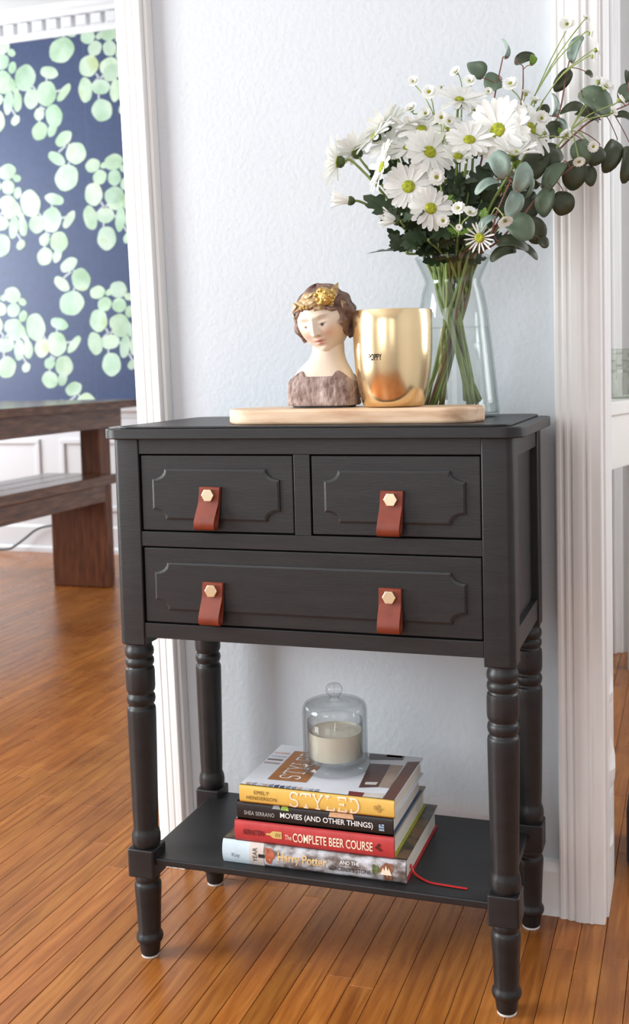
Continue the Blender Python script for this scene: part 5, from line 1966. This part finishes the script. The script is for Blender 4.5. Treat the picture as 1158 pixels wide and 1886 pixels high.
flat(mat('tan_label', srgb(160, 104, 52), 0.35, var=0.18, vscale=60), 'cover_title_label', [(0.179, 0.030), (0.2367, 0.0316), (0.236, 0.147), (0.178, 0.146)])
ribbon_letters('title_lettering', ST, WHITEINK, b4, lambda u, v: (0.2230 - v * 0.030, 0.036 + u * 0.0178, zt + 0.0003), 0.085)
for (cm, q) in ((srgb(74, 44, 32), [(0.3132, 0.0328), (0.339, 0.0416), (0.3333, 0.1278), (0.3026, 0.1245)]), (srgb(150, 130, 114), [(0.339, 0.0416), (0.3551, 0.0417), (0.3526, 0.1282), (0.3333, 0.1278)]),
                (srgb(92, 54, 38), [(0.3556, 0.0034), (0.3718, 0.0022), (0.3718, 0.150), (0.3545, 0.1445)]), (srgb(110, 40, 40), [(0.3071, 0.0036), (0.3273, 0.004), (0.3266, 0.0178), (0.304, 0.018)]),
                (srgb(196, 188, 178), [(0.3273, 0.004), (0.3553, 0.0045), (0.3536, 0.0209), (0.3266, 0.0178)]), (srgb(70, 60, 58), [(0.2912, 0.164), (0.345, 0.1655), (0.345, 0.150), (0.296, 0.140)]),
                (srgb(196, 130, 120), [(0.318, 0.166), (0.342, 0.1665), (0.342, 0.158), (0.318, 0.157)]), (srgb(196, 192, 188), [(0.318, 0.046), (0.334, 0.048), (0.334, 0.058), (0.317, 0.055)])):
    flat(mat('cover_print_%d_%d_%d' % tuple(int(c * 255) for c in cm), cm, 0.32, var=0.15, vscale=60), 'cover_picture', q, 0.0001 if q[0][1] > 0.0441 and q[0][0] < 0.33 else 0)
r3 = random.Random(5)
for k in range(13):
    xx = 0.156 + k * 0.0085
    c_ = r3.choice((srgb(40, 120, 124), srgb(60, 66, 96), srgb(150, 150, 160), srgb(120, 128, 140), srgb(176, 150, 130), srgb(190, 194, 200)))
    flat(mat('small_print_%d' % k, c_, 0.32, var=0.2, vscale=200), 'cover_picture', [(xx, 0.005), (xx + 0.0062, 0.005), (xx + 0.0055, 0.013 + 0.003 * r3.random()), (xx - 0.001, 0.012)])
for k, c_ in enumerate((srgb(170, 150, 146), srgb(120, 110, 104), srgb(188, 190, 196), srgb(206, 178, 172))):
    yy = 0.088 + k * 0.014
    flat(mat('soft_print_%d' % k, c_, 0.32, var=0.1, vscale=80), 'cover_picture', [(0.150, yy), (0.174, yy), (0.174, yy + 0.006), (0.150, yy + 0.006)])

# ---- candle under a glass cloche
KX, KY, KZ = 0.2600, 0.0960, ez1 + 0.0008
jar = thing('candle_jar', 'clear glass cloche with a round knob on top of the stacked books', 'glass jar', (KX, KY, KZ))
JG = glass_mat('jar_glass', (0.994, 0.996, 0.996), (0.58, 0.61, 0.62), edge_pow=0.17)
MB().lathe([(0.001, KZ), (0.044, KZ), (0.0490, KZ + 0.002), (0.0500, KZ + 0.006), (0.0490, KZ + 0.010), (0.0465, KZ + 0.0120), (0.0455, KZ + 0.0135), (0.001, KZ + 0.0135)], (KX, KY), 56, caps=False).build('base_plate', JG, jar, smooth=True)
ko = [(0.0462, 0.0140), (0.0468, 0.020), (0.0468, 0.085), (0.0462, 0.0905), (0.0440, 0.0950), (0.0400, 0.0975), (0.030, 0.0990), (0.012, 0.0998), (0.0068, 0.1010), (0.0066, 0.1050), (0.0070, 0.1065),
      (0.0105, 0.1090), (0.0124, 0.1140), (0.0118, 0.1195), (0.0085, 0.1232), (0.0040, 0.1246), (0.0005, 0.1250)]
ki = [(0.0005, 0.0962), (0.030, 0.0955), (0.0395, 0.0945), (0.0425, 0.0925), (0.0440, 0.088), (0.0445, 0.084), (0.0445, 0.0140)]
MB().lathe([(r, KZ + z) for r, z in ko + ki], (KX, KY), 56, caps=False).build('cloche', JG, jar, smooth=True)
candle = thing('jar_candle', 'cream wax candle in a small glass inside the cloche', 'candle', (KX, KY, KZ + 0.0138))
MB().lathe([(0.001, KZ + 0.0140), (0.0385, KZ + 0.0140), (0.0400, KZ + 0.017), (0.0405, KZ + 0.071), (0.0400, KZ + 0.0716), (0.0392, KZ + 0.0710), (0.0388, KZ + 0.0190), (0.001, KZ + 0.0190)], (KX, KY), 48, caps=False).build('votive_glass', JG, candle, smooth=True)
WAX = mat('cream_wax', (0.90, 0.85, 0.70), 0.5, var=0.02, vscale=30, sss=0.25)
MB().lathe([(0.001, KZ + 0.0192), (0.0384, KZ + 0.0192), (0.0386, KZ + 0.0560), (0.0375, KZ + 0.0552), (0.030, KZ + 0.0545), (0.001, KZ + 0.0545)], (KX, KY), 48, caps=False).build('wax', WAX, candle, auto=40)
MB().tube(catmull([(KX, KY, KZ + 0.053), (KX, KY, KZ + 0.060), (KX + 0.001, KY, KZ + 0.066)], 3), 0.0009, 6).build('wick', mat('white_wick', (0.75, 0.73, 0.68), 0.8, var=0.1), candle, smooth=True)

# ================================================================== DINING ROOM FURNITURE
DARKWOOD = mat('dark_stained_wood', srgb(86, 52, 34), 0.26, coat=0.4, stops=[(0.25, srgb(66, 38, 24)), (0.5, srgb(104, 66, 44)), (0.75, srgb(136, 94, 66))], vscale=7, stretch=(9, 1.2, 9), bump=0.2, bscale=40, bstretch=(8, 1, 8))
UPWOOD = mat('dark_stained_wood_upright', srgb(86, 50, 30), 0.42, stops=[(0.25, srgb(70, 34, 16)), (0.5, srgb(108, 60, 32)), (0.75, srgb(132, 82, 50))], vscale=7, stretch=(9, 9, 1.2), bump=0.2, bscale=40, bstretch=(8, 8, 1))

bench = thing('dining_bench', 'dark stained wooden bench with slab legs in front of the dining table', 'bench', (-1.58, 1.75, 0))
for k in range(3):
    a = -1.742 + k * 0.1075
    MB().box(a, a + 0.1065, 0.75, 2.455, 0.412, 0.450).build('seat_board', DARKWOOD, bench, bevel=0.004)
for a in (-1.460, -1.715):
    MB().box(a, a + 0.024, 0.95, 2.384, 0.345, 0.412).build('apron', DARKWOOD, bench, bevel=0.003)
for yy in (2.385, 0.98):
    MB().box(-1.690, -1.440, yy, yy + 0.045, 0.0, 0.412).build('slab_leg', UPWOOD, bench, bevel=0.006)
dt = thing('dining_table', 'long dark wooden dining table in front of the navy wallpaper', 'dining table', (-1.95, 1.8, 0))
for k in range(6):
    a = -2.34 + k * 0.150
    MB().box(a, a + 0.149, 0.70, 2.74, 0.706, 0.738).build('table_board', DARKWOOD, dt, bevel=0.003)
MB().box(-1.505, -1.475, 0.80, 2.60, 0.630, 0.706).build('apron', DARKWOOD, dt, bevel=0.003)
MB().box(-2.305, -2.275, 0.80, 2.60, 0.630, 0.706).build('apron', DARKWOOD, dt, bevel=0.003)
MB().box(-2.275, -1.505, 2.57, 2.60, 0.630, 0.706).build('apron', DARKWOOD, dt, bevel=0.003)
for (xx, yy) in ((-1.595, 2.47), (-2.275, 2.47), (-1.595, 0.84), (-2.275, 0.84)):
    MB().box(xx, xx + 0.088, yy, yy + 0.088, 0, 0.706).build('leg', UPWOOD, dt, bevel=0.004)
cord = catmull([at(-40, 1010, 3.05), at(10, 1012, 3.05), at(28, 1005, 3.06), at(48, 990, 3.08), at(66, 976, 3.085), at(88, 969, 3.085), at(130, 966, 3.085)], 5)
cord = [V((p.x, p.y, max(p.z, 0.006))) for p in cord]
tag(MB().tube(cord, 0.0055, 8).build('power_cord', mat('black_rubber', (0.03, 0.03, 0.03), 0.5, var=0.1), smooth=True), 'thin black power cord rising from the floor beside the dining bench leg', 'cord')

# ================================================================== HALL
HW = mat('white_table_paint', (0.74, 0.73, 0.69), 0.4, var=0.03, vscale=8)
ht = thing('hall_table', 'white painted table standing in the hall behind the right casing', 'table', (0.50, 1.3, 0))
e0, dirv = V((0.5724, 1.10)), V((0.0395, 0.1578)).normalized()
nv = V((-dirv.y, dirv.x))


def ht_pt(t, s):
    return e0 + dirv * t + nv * s


def ht_box(nm, t0, t1, s0, s1, z0, z1, bev=0.002):
    q = [ht_pt(t0, s0), ht_pt(t1, s0), ht_pt(t1, s1), ht_pt(t0, s1)]
    return MB().prism([tuple(p) for p in q], lambda a, c: (a, c, z0), lambda a, c: (a, c, z1)).build(nm, HW, ht, bevel=bev)


ht_box('tabletop', -0.40, 0.62, -0.004, 0.135, 0.726, 0.757, 0.003)
ht_box('apron', -0.38, 0.60, 0.004, 0.125, 0.603, 0.726)
for t in (-0.38, 0.55):
    for s in (0.006, 0.085):
        ht_box('leg', t, t + 0.04, s, s + 0.04, 0, 0.603)
jb = ht_pt(0.30, 0.066)
GREENGLASS = glass_mat('cut_glass', (0.90, 0.92, 0.88), (0.55, 0.60, 0.52), edge_pow=0.45)
bowl = thing('cut_glass_jar', 'cut glass jar with a diamond pattern on the white hall table', 'glass jar', (jb.x, jb.y, 0.757))
jp = [(0.045, 0.0), (0.056, 0.002), (0.060, 0.012), (0.062, 0.045), (0.061, 0.062), (0.056, 0.070), (0.056, 0.078), (0.062, 0.082), (0.063, 0.090), (0.060, 0.094), (0.060, 0.108), (0.063, 0.112), (0.063, 0.119), (0.060, 0.121)]
mb = MB()
seg = 48
vs, fs = [], []
for i, (r, z) in enumerate(jp):
    for q in range(seg):
        a = 2 * PI * q / seg
        cut = 0.0022 * (1 if (q // 2 + i) % 2 else -1) if 1 < i < 12 else 0
        vs.append((jb.x + (r + cut) * math.cos(a), jb.y + (r + cut) * math.sin(a), 0.757 + z))
for i in range(len(jp) - 1):
    for q in range(seg):
        q2 = (q + 1) % seg
        fs.append((i * seg + q, i * seg + q2, (i + 1) * seg + q2, (i + 1) * seg + q))
fs.append(tuple(range(seg - 1, -1, -1)))
mb.add(vs, fs)
mb.build('jar_body', GREENGLASS, bowl)
db = MB().prism(rounded_rect(0.646, 0.80, 0.455, 0.60, 0.02, 5), lambda a, c: (a, c, 0.0), lambda a, c: (a, c, 0.105))
tag(db.build('storage_box', mat('dark_fabric', (0.035, 0.037, 0.042), 0.8, var=0.2, vscale=200), bevel=0.008, auto=40), 'low dark box on the floor just past the right casing', 'box')
